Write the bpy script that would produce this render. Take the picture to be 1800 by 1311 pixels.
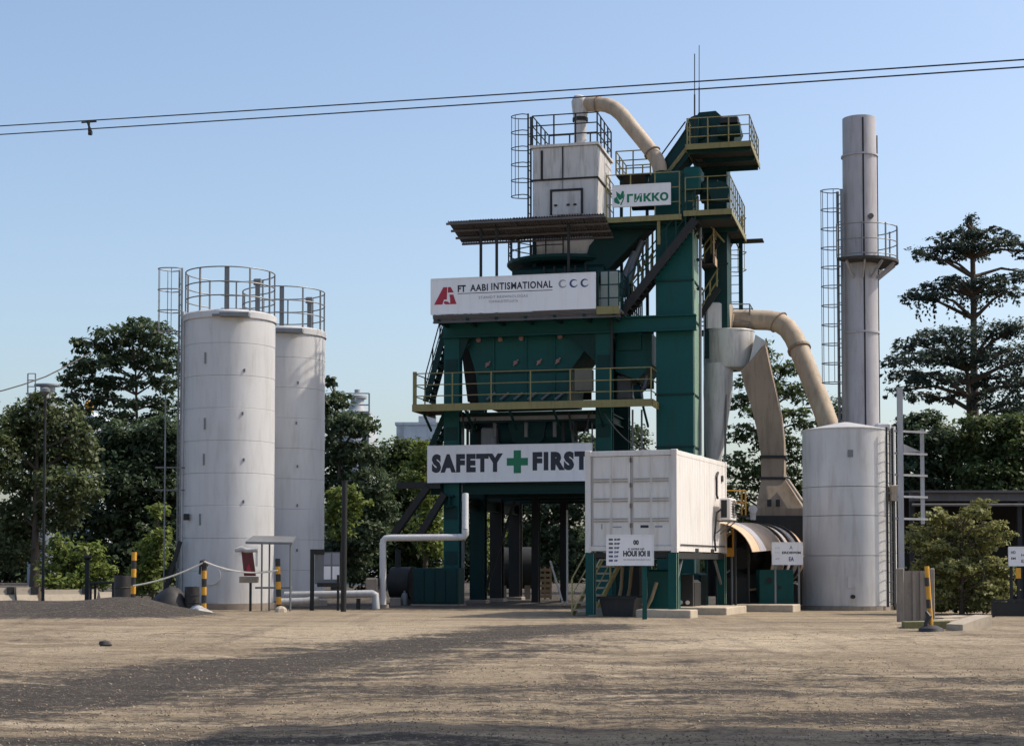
import bpy, math, random
import numpy as np
from mathutils import Vector, Matrix
R = math.radians
random.seed(7)
rng = np.random.default_rng(11)
for o in list(bpy.data.objects): bpy.data.objects.remove(o)
SC = bpy.context.scene
COL = SC.collection

# ---------------------------------------------------------------- camera
EYE = 1.38; PITCH = R(2.5); FPX = 2900.0; HOR = 992.0
PCY = HOR - FPX*math.tan(PITCH)
cam_d = bpy.data.cameras.new('camera'); cam = bpy.data.objects.new('camera', cam_d); COL.objects.link(cam)
cam.location = (0, 0, EYE); cam.rotation_euler = (R(90)+PITCH, 0, 0)
cam_d.sensor_width = 36.0; cam_d.lens = 36.0*FPX/1800.0
cam_d.shift_y = (PCY-655.5)/1800.0
cam_d.clip_start = 0.1; cam_d.clip_end = 4000
SC.camera = cam
# ---------------------------------------------------------------- sky, sun, exposure
SUN_AZ = R(81); SUN_EL = R(48)          # azimuth from the view direction towards the right
world = bpy.data.worlds.new('World'); SC.world = world; world.use_nodes = True
wn = world.node_tree.nodes; wl = world.node_tree.links
bg = wn['Background']; sky = wn.new('ShaderNodeTexSky'); sky.sky_type = 'NISHITA'; sky.sun_disc = False
sky.sun_elevation = SUN_EL; sky.sun_rotation = SUN_AZ
sky.altitude = 0; sky.air_density = 1.0; sky.dust_density = 2.6; sky.ozone_density = 1.4
wl.new(sky.outputs[0], bg.inputs[0]); bg.inputs[1].default_value = 0.15
sun_d = bpy.data.lights.new('sun', 'SUN'); sun = bpy.data.objects.new('sun', sun_d); COL.objects.link(sun)
sdir = Vector((math.sin(SUN_AZ)*math.cos(SUN_EL), math.cos(SUN_AZ)*math.cos(SUN_EL), math.sin(SUN_EL)))
sun.rotation_euler = sdir.to_track_quat('Z', 'Y').to_euler(); sun.location = sdir*60
sun_d.energy = 3.4; sun_d.angle = R(0.53); sun_d.color = (1.0, 0.89, 0.74)
SC.view_settings.view_transform = 'Standard'; SC.view_settings.look = 'None'
SC.view_settings.exposure = 0.4; SC.view_settings.gamma = 1.0; SC.view_settings.use_curve_mapping = False
HAZE = 0.0
SC.cycles.use_denoising = True
SC.cycles.max_bounces = 5; SC.cycles.transparent_max_bounces = 8

# ---------------------------------------------------------------- frames of reference
class Frame:
    def __init__(s, ox, oy, deg):
        a = R(deg); s.o = Vector((ox, oy, 0)); s.u = Vector((math.cos(a), math.sin(a), 0)); s.w = Vector((-math.sin(a), math.cos(a), 0))
        s.mat = Matrix.Translation(s.o) @ Matrix.Rotation(a, 4, 'Z')
    def _ray(s, px, py):
        t = (PCY-py)/FPX
        return Vector(((px-900)/FPX, math.cos(PITCH)-t*math.sin(PITCH), math.sin(PITCH)+t*math.cos(PITCH)))
    def uz(s, px, py, w):                     # point of the plane w = const
        d = s._ray(px, py); k = (w + s.o.dot(s.w))/d.dot(s.w); p = d*k
        return (p - s.o).dot(s.u), p.z + EYE
    def pt(s, px, py, w):
        u, z = s.uz(px, py, w); return (u, w, z)
    def wz(s, px, py, u):
        d = s._ray(px, py); k = (u + s.o.dot(s.u))/d.dot(s.u); p = d*k
        return (p - s.o).dot(s.w), p.z + EYE
W = Frame(0, 0, 0)
def at(px, py, Y): return Vector(W.pt(px, py, Y))
def gx(px, Y): return W.uz(px, 1000, Y)[0]

# ---------------------------------------------------------------- geometry: every shape is (verts, faces)
def box(x0, x1, y0, y1, z0, z1):
    v = [(x0,y0,z0),(x1,y0,z0),(x1,y1,z0),(x0,y1,z0),(x0,y0,z1),(x1,y0,z1),(x1,y1,z1),(x0,y1,z1)]
    return v, [(0,3,2,1),(4,5,6,7),(0,1,5,4),(1,2,6,5),(2,3,7,6),(3,0,4,7)]
def cbox(c, s): return box(c[0]-s[0]/2, c[0]+s[0]/2, c[1]-s[1]/2, c[1]+s[1]/2, c[2]-s[2]/2, c[2]+s[2]/2)
def chbox(x0, x1, y0, y1, z0, z1, b):          # box with chamfered vertical and top edges
    def ring(i, z): return [(x0+i+b,y0+i,z),(x1-i-b,y0+i,z),(x1-i,y0+i+b,z),(x1-i,y1-i-b,z),(x1-i-b,y1-i,z),(x0+i+b,y1-i,z),(x0+i,y1-i-b,z),(x0+i,y0+i+b,z)]
    v = ring(0, z0)+ring(0, z1-b)+ring(b, z1); f = [tuple(range(7,-1,-1)), tuple(range(16,24))]
    for k in (0, 8):
        for i in range(8): f.append((k+i, k+(i+1)%8, k+8+(i+1)%8, k+8+i))
    return v, f
def basis(d):
    d = Vector(d).normalized(); a = Vector((0,0,1)) if abs(d.z) < .9 else Vector((1,0,0))
    x = a.cross(d).normalized(); return x, d.cross(x)
def tube(pts, r, n=8, cap=True):
    pts = [Vector(p) for p in pts]; m = len(pts); rs = r if isinstance(r, (list, tuple)) else [r]*m
    v = []; f = []; x = None
    for i, p in enumerate(pts):
        if i == 0: d = pts[1]-p
        elif i == m-1: d = p-pts[i-1]
        else: d = (pts[i+1]-p).normalized()+(p-pts[i-1]).normalized()
        d = d.normalized()
        if x is None: x, y = basis(d)
        else:
            x = (x - d*x.dot(d)).normalized(); y = d.cross(x)
        for k in range(n):
            a = 2*math.pi*k/n; v.append(tuple(p + x*(rs[i]*math.cos(a)) + y*(rs[i]*math.sin(a))))
    for i in range(m-1):
        for k in range(n): f.append((i*n+k, i*n+(k+1)%n, (i+1)*n+(k+1)%n, (i+1)*n+k))
    if cap: f.append(tuple(range(n-1, -1, -1))); f.append(tuple(range((m-1)*n, m*n)))
    return v, f
def rod(a, b, r, n=6): return tube([a, b], r, n)
def bar(a, b, w, h, up=(0,0,1)):              # rectangular bar, w across, h along up
    a = Vector(a); b = Vector(b); d = (b-a).normalized(); u = Vector(up); s = d.cross(u)
    if s.length < 1e-4: s = d.cross(Vector((1,0,0)))
    s = s.normalized()*w/2; u = s.cross(d).normalized()*h/2
    v = [tuple(p+i*s+j*u) for p in (a, b) for i, j in ((-1,-1),(1,-1),(1,1),(-1,1))]
    return v, [(3,2,1,0),(4,5,6,7),(0,1,5,4),(1,2,6,5),(2,3,7,6),(3,0,4,7)]
def lathe(c, prof, n=32, a0=0, a1=360):        # prof: (r, z)
    full = abs(a1-a0) >= 360; m = n if full else n+1; v = []; f = []
    for r, z in prof:
        for k in range(m):
            a = R(a0+(a1-a0)*k/n); v.append((c[0]+r*math.cos(a), c[1]+r*math.sin(a), c[2]+z))
    for i in range(len(prof)-1):
        for k in range(n): f.append((i*m+k, i*m+(k+1)%m, (i+1)*m+(k+1)%m, (i+1)*m+k))
    return v, f
def disc(c, r, z, n=32): return [(c[0]+r*math.cos(2*math.pi*k/n), c[1]+r*math.sin(2*math.pi*k/n), z) for k in range(n)], [tuple(range(n))]
def prism(poly, y0, y1):                       # (x, z) outline pushed through y
    n = len(poly); v = [(x, y0, z) for x, z in poly]+[(x, y1, z) for x, z in poly]
    return v, [tuple(range(n)), tuple(range(2*n-1, n-1, -1))]+[((k+1)%n, k, n+k, n+(k+1)%n) for k in range(n)]
def loft(rings, cap=True):
    n = len(rings[0]); v = [tuple(p) for r in rings for p in r]; f = []
    for i in range(len(rings)-1):
        for k in range(n): f.append((i*n+k, i*n+(k+1)%n, (i+1)*n+(k+1)%n, (i+1)*n+k))
    if cap: f.append(tuple(range(n-1,-1,-1))); f.append(tuple(range((len(rings)-1)*n, len(rings)*n)))
    return v, f
def ring(c, r, tr, n=32, a0=0, a1=360, m=6):   # horizontal hoop
    k = max(4, int(n*abs(a1-a0)/360)); pts = [(c[0]+r*math.cos(R(a0+(a1-a0)*i/k)), c[1]+r*math.sin(R(a0+(a1-a0)*i/k)), c[2]) for i in range(k+1)]
    return tube(pts, tr, m)
def join(*gs):
    v = []; f = []
    for g in gs:
        o = len(v); v += list(g[0]); f += [tuple(i+o for i in q) for q in g[1]]
    return v, f
def move(g, d): return [(p[0]+d[0], p[1]+d[1], p[2]+d[2]) for p in g[0]], g[1]

def mk_mesh(name, g, mat, off=(0,0,0), smooth=False, ang=40):
    me = bpy.data.meshes.new(name)
    me.from_pydata([(p[0]-off[0], p[1]-off[1], p[2]-off[2]) for p in g[0]], [], g[1]); me.validate()
    if mat: me.materials.append(mat)
    import bmesh
    bm = bmesh.new(); bm.from_mesh(me); bmesh.ops.recalc_face_normals(bm, faces=bm.faces)
    if smooth:
        for f in bm.faces: f.smooth = True
        for e in bm.edges:
            if len(e.link_faces) == 2 and e.calc_face_angle(0) > R(ang): e.smooth = False
    bm.to_mesh(me); bm.free()
    return me
def tags(o, label, cat, group=None, kind=None):
    if label: o['label'] = label
    if cat: o['category'] = cat
    if group: o['group'] = group
    if kind: o['kind'] = kind
class Thing:
    def __init__(s, name, label, cat, fr=W, base=(0,0,0), group=None):
        s.base = tuple(base); s.root = bpy.data.objects.new(name, None); COL.objects.link(s.root)
        s.root.empty_display_size = .3; s.root.matrix_world = fr.mat @ Matrix.Translation(base)
        tags(s.root, label, cat, group)
    def part(s, name, g, mat, parent=None, smooth=False, ang=40, label=None):
        o = bpy.data.objects.new(name, mk_mesh(name, g, mat, s.base, smooth, ang)); COL.objects.link(o)
        o.parent = parent or s.root
        if label: o['label'] = label
        return o
    def rep(s, name, g, mat, locs, parent=None, smooth=False):   # alike pieces sharing one mesh; g built round the origin
        me = mk_mesh(name, g, mat, (0,0,0), smooth); out = []
        for l in locs:
            o = bpy.data.objects.new(name, me); COL.objects.link(o); o.parent = parent or s.root
            o.location = (l[0]-s.base[0], l[1]-s.base[1], l[2]-s.base[2])
            if len(l) > 3: o.rotation_euler = (0, 0, l[3])
            out.append(o)
        return out
def solo(name, label, cat, g, mat, fr=W, base=(0,0,0), group=None, smooth=False, kind=None, ang=40):
    o = bpy.data.objects.new(name, mk_mesh(name, g, mat, base, smooth, ang)); COL.objects.link(o)
    o.matrix_world = fr.mat @ Matrix.Translation(base); tags(o, label, cat, group, kind); return o

# ---------------------------------------------------------------- materials
def nd(t, kind, **kw):
    n = t.nodes.new(kind)
    for k, v in kw.items(): setattr(n, k, v)
    return n
def paint(name, col, rough=.55, metal=0.0, dirt=(.09,.065,.045), amt=.35, streak=1.0, scale=1.0, var=.12, bump=.15, rust=0.0, rustcol=(.16,.06,.025), spec=.5):
    m = bpy.data.materials.new(name); m.use_nodes = True; t = m.node_tree; L = t.links; bs = t.nodes['Principled BSDF']
    tc = nd(t, 'ShaderNodeTexCoord'); mp = nd(t, 'ShaderNodeMapping'); mp.inputs['Scale'].default_value = (3.2*scale, 3.2*scale, 3.2*scale*(1-.88*streak))
    L.new(tc.outputs['Object'], mp.inputs[0])
    n1 = nd(t, 'ShaderNodeTexNoise'); n1.inputs['Scale'].default_value = 1.6; n1.inputs['Detail'].default_value = 7; n1.inputs['Roughness'].default_value = .68; L.new(mp.outputs[0], n1.inputs[0])
    n2 = nd(t, 'ShaderNodeTexNoise'); n2.inputs['Scale'].default_value = .55*scale; n2.inputs['Detail'].default_value = 5; L.new(tc.outputs['Object'], n2.inputs[0])
    r1 = nd(t, 'ShaderNodeMapRange'); r1.inputs[1].default_value = .48; r1.inputs[2].default_value = .78; r1.inputs[3].default_value = 0; r1.inputs[4].default_value = amt; L.new(n1.outputs[0], r1.inputs[0])
    r2 = nd(t, 'ShaderNodeMapRange'); r2.inputs[1].default_value = .3; r2.inputs[2].default_value = .7; r2.inputs[3].default_value = 1-var; r2.inputs[4].default_value = 1+var; L.new(n2.outputs[0], r2.inputs[0])
    vm = nd(t, 'ShaderNodeVectorMath', operation='SCALE'); vm.inputs[0].default_value = col[:3]; L.new(r2.outputs[0], vm.inputs['Scale'])
    mx = nd(t, 'ShaderNodeMix', data_type='RGBA'); L.new(r1.outputs[0], mx.inputs[0]); L.new(vm.outputs[0], mx.inputs[6]); mx.inputs[7].default_value = (*dirt, 1)
    out = mx.outputs[2]
    if rust:
        n3 = nd(t, 'ShaderNodeTexNoise'); n3.inputs['Scale'].default_value = 2.3*scale; n3.inputs['Detail'].default_value = 9; n3.inputs['Roughness'].default_value = .75; L.new(mp.outputs[0], n3.inputs[0])
        r3 = nd(t, 'ShaderNodeMapRange'); r3.inputs[1].default_value = .62; r3.inputs[2].default_value = .7; r3.inputs[4].default_value = rust; L.new(n3.outputs[0], r3.inputs[0])
        m3 = nd(t, 'ShaderNodeMix', data_type='RGBA'); L.new(r3.outputs[0], m3.inputs[0]); L.new(out, m3.inputs[6]); m3.inputs[7].default_value = (*rustcol, 1); out = m3.outputs[2]
    L.new(out, bs.inputs['Base Color'])
    rr = nd(t, 'ShaderNodeMapRange'); rr.inputs[3].default_value = max(.05, rough-.12); rr.inputs[4].default_value = min(1, rough+.15); L.new(n1.outputs[0], rr.inputs[0]); L.new(rr.outputs[0], bs.inputs['Roughness'])
    bs.inputs['Metallic'].default_value = metal; bs.inputs['Specular IOR Level'].default_value = spec
    if bump:
        bn = nd(t, 'ShaderNodeBump'); bn.inputs['Strength'].default_value = bump; bn.inputs['Distance'].default_value = .03; L.new(n2.outputs[0], bn.inputs['Height']); L.new(bn.outputs[0], bs.inputs['Normal'])
    return m
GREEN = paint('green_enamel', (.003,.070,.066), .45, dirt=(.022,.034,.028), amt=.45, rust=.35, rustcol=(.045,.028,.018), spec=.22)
LITGREEN = paint('sunlit_pale_green', (.20,.31,.24), .5, dirt=(.12,.13,.09), amt=.5, rust=.5)  # paler green: sunlight painted onto right-hand faces, plus the shaft's dusty edge
DGREEN = paint('dark_green_steel', (.005,.036,.036), .55, dirt=(.022,.024,.02), amt=.5, rust=.3, rustcol=(.04,.025,.016), spec=.2)
OLIVE = paint('yellow_safety_paint', (.21,.185,.07), .55, dirt=(.08,.065,.035), amt=.6, rust=.4, scale=2)
GREYST = paint('galvanised_steel', (.17,.18,.19), .5, metal=.3, dirt=(.12,.10,.08), amt=.5, scale=2)
DARKST = paint('blackened_steel', (.024,.026,.027), .6, dirt=(.05,.042,.035), amt=.5, spec=.25)
GRATE = paint('grating_steel', (.04,.038,.034), .8, dirt=(.03,.025,.02), amt=.6)
WHITE = paint('white_enamel', (.54,.525,.51), .5, dirt=(.15,.125,.105), amt=.75, rust=.65, rustcol=(.20,.14,.10), var=.14, bump=.4)
SILO = paint('silo_white_paint', (.505,.51,.52), .48, dirt=(.25,.215,.185), amt=.38, var=.06, bump=.6, rust=.08, rustcol=(.16,.13,.11))
CONT = paint('container_white_paint', (.65,.63,.605), .5, dirt=(.36,.28,.21), amt=.55, rust=.35, rustcol=(.30,.16,.08), var=.05)
SIGNW = paint('sign_white_sheet', (.76,.765,.79), .42, dirt=(.5,.48,.46), amt=.3, var=.04, bump=.08)
BEIGE = paint('beige_duct_paint', (.38,.305,.225), .65, dirt=(.15,.105,.07), amt=.65, rust=.5, rustcol=(.17,.09,.045), var=.22, bump=.35)
TAN = paint('tan_sheet_sunlit_olive', (.55,.40,.27), .6, dirt=(.30,.19,.11), amt=.5, rust=.4, var=.15)  # tan dryer sheet; on the landing it is olive with sunlight painted in
BROWN = paint('weathered_duct', (.25,.19,.135), .7, dirt=(.09,.062,.042), amt=.7, rust=.5, var=.25, bump=.35)
ALU = paint('aluminium_cladding', (.52,.52,.525), .5, metal=.18, dirt=(.24,.21,.18), amt=.55, var=.10, bump=.7)
STACK = paint('stack_cladding', (.37,.36,.385), .5, metal=.12, dirt=(.17,.125,.10), amt=.55, var=.12, bump=.6, rust=.45)
ROOF = paint('corrugated_roofing', (.105,.10,.105), .7, dirt=(.055,.05,.048), amt=.6, rust=.12)
RIBDARK = paint('container_dark_ribs', (.33,.30,.27), .7, amt=.5, scale=3)  # darker tone of the door ribs and panel edges
STAIRY = paint('stair_yellow_olive', (.44,.37,.15), .55, dirt=(.15,.12,.06), amt=.5, scale=2)
DULL = paint('dull_olive_grey', (.13,.125,.095), .6, amt=.4)
PALEST = paint('pale_grey_steel', (.36,.37,.39), .55, amt=.4, scale=2)
CONC = paint('old_concrete', (.42,.36,.28), .9, dirt=(.20,.16,.12), amt=.6, streak=.3, var=.15, bump=.6)
CONCD = paint('stained_concrete', (.26,.22,.18), .9, dirt=(.13,.11,.09), amt=.7, streak=.6, var=.2, bump=.6)
YEL = paint('bollard_yellow', (.62,.30,.02), .5, dirt=(.2,.12,.04), amt=.5, scale=3)
BLK = paint('bollard_black', (.018,.018,.02), .5, amt=.4, scale=3)
INK = paint('sign_ink_navy', (.012,.016,.03), .5, amt=0, bump=0, var=.05)
INKB = paint('sign_ink_blue', (.03,.05,.16), .5, amt=0, bump=0, var=.1)
INKG = paint('sign_ink_grey', (.25,.26,.30), .5, amt=0, bump=0, var=.1)
INKR = paint('sign_ink_red', (.34,.015,.04), .5, amt=0, bump=0, var=.08)
INKGR = paint('sign_ink_green', (.0,.16,.075), .5, amt=.1, bump=0, var=.08)
RED = paint('red_board', (.10,.012,.014), .5, amt=.3)
PINK = paint('faded_red_boss', (.26,.15,.145), .6, amt=.5, scale=3)
BARK = paint('tree_bark', (.075,.055,.04), .9, amt=.5, bump=.6, scale=2)
RUBBER = paint('black_plastic', (.02,.02,.022), .6, amt=.3)
ROPE = paint('white_rope', (.6,.58,.52), .8, amt=.3)
TARP = paint('plastic_sack', (.40,.40,.41), .6, amt=.5)
ROCKM = paint('dark_stone', (.05,.045,.045), .9, amt=.4, scale=4)
WOOD = paint('weathered_timber', (.30,.22,.13), .8, amt=.5, scale=2)
FARB = paint('distant_render', (.45,.50,.55), .7, amt=.3)
FARG = paint('distant_grey_steel', (.30,.33,.36), .6, amt=.3)
def plastic(name, col, trans):
    m = bpy.data.materials.new(name); m.use_nodes = True; t = m.node_tree; bs = t.nodes['Principled BSDF']
    bs.inputs['Base Color'].default_value = (*col, 1); bs.inputs['Roughness'].default_value = .5
    tr = nd(t, 'ShaderNodeBsdfTranslucent'); tr.inputs[0].default_value = (*col, 1); mx = nd(t, 'ShaderNodeMixShader'); mx.inputs[0].default_value = trans
    t.links.new(bs.outputs[0], mx.inputs[1]); t.links.new(tr.outputs[0], mx.inputs[2]); t.links.new(mx.outputs[0], t.nodes['Material Output'].inputs[0]); return m
FRP = plastic('translucent_panel', (.62,.68,.64), .6)
def leafmat(name, dark, light, tr=.3):
    m = bpy.data.materials.new(name); m.use_nodes = True; t = m.node_tree; L = t.links; bs = t.nodes['Principled BSDF']
    a = nd(t, 'ShaderNodeAttribute', attribute_name='tint'); mx = nd(t, 'ShaderNodeMix', data_type='RGBA'); L.new(a.outputs['Fac'], mx.inputs[0])
    mx.inputs[6].default_value = (*dark, 1); mx.inputs[7].default_value = (*light, 1); L.new(mx.outputs[2], bs.inputs['Base Color']); bs.inputs['Roughness'].default_value = .55
    bs.inputs['Specular IOR Level'].default_value = .3
    b = nd(t, 'ShaderNodeBsdfTranslucent'); L.new(mx.outputs[2], b.inputs[0]); ms = nd(t, 'ShaderNodeMixShader'); ms.inputs[0].default_value = tr
    L.new(bs.outputs[0], ms.inputs[1]); L.new(b.outputs[0], ms.inputs[2]); L.new(ms.outputs[0], t.nodes['Material Output'].inputs[0]); return m

# ---------------------------------------------------------------- shared pieces
def railing(T, pts, h, mat, gap=1.2, parent=None, r=.022, levels=(1, .66, .33), closed=False, toe=None):
    n = len(pts); segs = n if closed else n-1; locs = []
    for i in range(segs):
        a = Vector(pts[i]); b = Vector(pts[(i+1)%n]); k = max(1, round((b-a).length/gap))
        locs += [tuple(a+(b-a)*j/k) for j in range(k)]
        for l in levels: T.part('rail', rod(a+Vector((0,0,h*l)), b+Vector((0,0,h*l)), r, 6), mat, parent, True)
        if toe: T.part('toe_board', bar(a+Vector((0,0,.08)), b+Vector((0,0,.08)), .012, .15), toe, parent)
    if not closed: locs.append(tuple(pts[-1]))
    T.rep('railing_post', cbox((0,0,h/2), (r*2.1, r*2.1, h-.004)), mat, locs, parent)
def ladder(T, base, top, across, out, mat, width=.42, step=.3, cage=None, hoopstep=.62, parent=None, cr=.36, bars=5, sr=.028, tail=1.1):
    b = Vector(base); ax = Vector(across).normalized(); ou = Vector(out).normalized(); H = top-b.z
    for s in (-.5, .5): T.part('ladder_stile', bar(b+ax*width*s, b+ax*width*s+Vector((0,0,H)), sr*1.4, sr*2, ou), mat, parent)
    n = int(H/step); T.rep('rung', rod(tuple(-ax*width/2), tuple(ax*width/2), .014, 6), mat, [tuple(b+Vector((0,0,step*(i+.5)))) for i in range(n)], parent, True)
    if cage is not None:
        pts = []
        for i in range(13):
            a = math.pi*i/12; pts.append(ax*(-math.cos(a)*cr)+ou*(math.sin(a)*cr*1.9))
        k = int((top-cage)/hoopstep); T.rep('cage_hoop', tube([-ax*width/2]+pts[1:-1]+[ax*width/2], .018, 5), mat, [tuple((b.x, b.y, top-.03-i*hoopstep)) for i in range(k+1)], parent, True)
        for i in [round(12*(j+1)/(bars+1)) for j in range(bars)]:
            p = Vector((b.x, b.y, 0))+pts[i]*.985; T.part('cage_bar', rod((p.x,p.y,top-.03-k*hoopstep), (p.x,p.y,top-.03), .012, 4), mat, parent)
def stairs(T, a, b, side, mat, tmat, n, hand=None, hh=.95, th=.035, depth=.24, parent=None, sh=.2):
    a = Vector(a); b = Vector(b); s = Vector(side); d = (b-a)
    for k in (0, 1): T.part('stringer', bar(a+s*k, b+s*k, .05, sh), mat, parent)
    dh = Vector((d.x, d.y, 0)).normalized()
    x0 = s*.04; x1 = s*.96
    T.rep('tread', bar(x0, x1, depth, th), tmat, [tuple(a+d*(i+.5)/n+Vector((0,0,.05))) for i in range(n)], parent)
    if hand:
        for k in (0, 1):
            p = a+s*k; q = b+s*k; up = Vector((0,0,hh))
            T.part('handrail', rod(p+up, q+up, .022, 6), hand, parent, True); T.part('handrail', rod(p+up*.55, q+up*.55, .018, 6), hand, parent, True)
            m = max(2, n//4); T.rep('handrail_post', cbox((0,0,hh/2), (.04,.04,hh)), hand, [tuple(p+(q-p)*j/m) for j in range(m+1)], parent)
def text_geo(s, bold=.0, space=1.0):
    c = bpy.data.curves.new('t', 'FONT'); c.body = s; c.extrude = 0; c.offset = bold; c.space_character = space; c.resolution_u = 3; o = bpy.data.objects.new('t', c); COL.objects.link(o)
    dg = bpy.context.evaluated_depsgraph_get(); me = o.evaluated_get(dg).to_mesh()
    v = [tuple(p.co) for p in me.vertices]; f = [tuple(p.vertices) for p in me.polygons]; o.evaluated_get(dg).to_mesh_clear()
    bpy.data.objects.remove(o); bpy.data.curves.remove(c)
    xs = [p[0] for p in v]; ys = [p[1] for p in v]; x0, x1, y0, y1 = min(xs), max(xs), min(ys), max(ys)
    return [((p[0]-x0)/(x1-x0), (p[1]-y0)/(y1-y0)) for p in v], f
def text_at(T, s, u0, u1, z0, z1, w, mat, bold=.0, parent=None, name='lettering', space=1.0):
    v, f = text_geo(s, bold, space); return T.part(name, ([(u0+x*(u1-u0), w, z0+y*(z1-z0)) for x, y in v], f), mat, parent)

# ================================================================ ground
def seg_d(x, y, pts):                           # distance to a polyline, arrays
    best = np.full(x.shape, 1e9)
    for (ax, ay), (bx, by) in zip(pts[:-1], pts[1:]):
        dx, dy = bx-ax, by-ay; t = np.clip(((x-ax)*dx+(y-ay)*dy)/(dx*dx+dy*dy), 0, 1)
        best = np.minimum(best, np.hypot(x-ax-t*dx, y-ay-t*dy))
    return best
def vnoise(x, y, s, seed):
    x = x*s+seed*17.3; y = y*s+seed*5.7; xi = np.floor(x).astype(int); yi = np.floor(y).astype(int); fx = x-xi; fy = y-yi
    fx = fx*fx*(3-2*fx); fy = fy*fy*(3-2*fy)
    h = lambda a, b: (np.sin(a*127.1+b*311.7+seed*74.7)*43758.5453) % 1
    return (h(xi,yi)*(1-fx)+h(xi+1,yi)*fx)*(1-fy)+(h(xi,yi+1)*(1-fx)+h(xi+1,yi+1)*fx)*fy
def ground_h(x, y):
    x = np.asarray(x, float); y = np.asarray(y, float)
    near = np.clip((46-y)/14, 0, 1)
    z = near*(.06*(vnoise(x,y,.35,1)-.5)+.07*(vnoise(x,y*1.6,.9,2)-.5)+.04*(vnoise(x,y*1.5,3.1,3)-.5))
    z = z + .42*np.exp(-((x+13.4)/3.4)**2-((y-43.5)/3.4)**2) + .42*np.exp(-((x+9.7)/1.7)**2-((y-42)/2.2)**2) + .06*np.exp(-((x+12)/5)**2-((y-42)/4)**2)*(vnoise(x,y,1.4,4)-.3)
    z = z + .16*np.exp(-((x-9.4)/1.6)**2-((y-36.5)/.7)**2)
    return z - np.clip(14-y, 0, 12)*.004
def axis(lo, hi, step, far_lo, far_hi):
    a = list(np.arange(lo, hi+1e-6, step)); g = step
    while a[-1] < far_hi: g *= 1.35; a.append(a[-1]+g)
    b = []; g = step; p = lo
    while p > far_lo: g *= 1.35; p -= g; b.append(p)
    return np.array(b[::-1]+a)
xs = axis(-19, 19, .2, -900, 900); ys = np.concatenate([axis(11, 30, .11, -300, 30)[:-1], axis(30, 64, .22, 30, 1500)]); ys = np.unique(ys.round(4))
GXm, GYm = np.meshgrid(xs, ys); GZ = ground_h(GXm, GYm)
nx, ny = len(xs), len(ys)
vv = np.stack([GXm, GYm, GZ], -1).reshape(-1, 3)
ii = np.arange(nx*ny).reshape(ny, nx); ff = np.stack([ii[:-1,:-1], ii[:-1,1:], ii[1:,1:], ii[1:,:-1]], -1).reshape(-1, 4)
gme = bpy.data.meshes.new('ground'); gme.vertices.add(len(vv)); gme.vertices.foreach_set('co', vv.ravel())
gme.loops.add(ff.size); gme.loops.foreach_set('vertex_index', ff.ravel().astype(np.int32)); gme.polygons.add(len(ff)); gme.polygons.foreach_set('loop_start', np.arange(0, ff.size, 4, dtype=np.int32)); gme.update(); gme.validate()
gme.polygons.foreach_set('use_smooth', np.ones(len(ff), bool))
def gp(px, py):                                 # a point of the flat ground
    d = W._ray(px, py); k = -EYE/d.z; return (d.x*k, d.y*k)
gxv, gyv = vv[:,0], vv[:,1]
def band(pts, wid):
    q = [gp(*p) for p in pts]; d = seg_d(gxv, gyv, q); return np.clip(1.15-d/wid, 0, 1)
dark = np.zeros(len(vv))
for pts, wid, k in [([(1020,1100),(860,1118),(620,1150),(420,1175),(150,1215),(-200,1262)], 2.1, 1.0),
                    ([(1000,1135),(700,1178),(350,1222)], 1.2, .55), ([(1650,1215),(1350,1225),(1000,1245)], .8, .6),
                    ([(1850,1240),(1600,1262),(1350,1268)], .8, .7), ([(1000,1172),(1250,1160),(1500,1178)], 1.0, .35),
                    ([(-100,1308),(300,1303),(700,1303),(1000,1320)], .6, .7), ([(-100,1232),(500,1215),(1000,1225),(1500,1215),(1900,1225)], 2.2, .55), ([(1700,1290),(1900,1230)], 1.2, .5), ([(-50,1195),(300,1180),(700,1165)], 2.0, .55), ([(200,1272),(800,1262),(1300,1268)], .9, .5), ([(1100,1190),(1500,1186),(1850,1200)], 1.2, .5), ([(950,1120),(1200,1125)], 1.4, .45), ([(560,1218),(1000,1208)], .35, .5)]:  # bottom-left band paints foreground shade into the mask, mixed with dark gravel
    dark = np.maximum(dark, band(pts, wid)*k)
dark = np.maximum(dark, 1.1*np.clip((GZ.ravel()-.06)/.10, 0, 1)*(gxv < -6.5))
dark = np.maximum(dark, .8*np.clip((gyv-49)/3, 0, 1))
pale = np.maximum(1.7*band([(1270,1132),(1420,1118),(1560,1122)], 2.6), 1.0*band([(300,1115),(480,1112),(700,1100),(560,1124)], 2.6))
pale = np.maximum(pale, 1.0*band([(-40,1146),(120,1144)], 1.1))
for nm, arr in (('asphalt_dust_and_shade', dark), ('pale_dust', pale)):
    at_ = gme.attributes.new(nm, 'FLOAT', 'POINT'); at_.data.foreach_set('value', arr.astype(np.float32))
m = bpy.data.materials.new('dusty_yard'); m.use_nodes = True; t = m.node_tree; L = t.links; bs = t.nodes['Principled BSDF']
tc = nd(t, 'ShaderNodeTexCoord')
def noi(scale, det, rough, sc=(1,1,1), rot=0):
    mp = nd(t, 'ShaderNodeMapping'); mp.inputs['Scale'].default_value = sc; mp.inputs['Rotation'].default_value = (0,0,rot); L.new(tc.outputs['Object'], mp.inputs[0])
    n = nd(t, 'ShaderNodeTexNoise'); n.inputs['Scale'].default_value = scale; n.inputs['Detail'].default_value = det; n.inputs['Roughness'].default_value = rough; L.new(mp.outputs[0], n.inputs[0]); return n.outputs[0]
def mr(x, a, b, c=0, d=1):
    n = nd(t, 'ShaderNodeMapRange'); L.new(x, n.inputs[0])
    for i, q in enumerate((a,b,c,d)): n.inputs[i+1].default_value = q
    return n.outputs[0]
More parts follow.
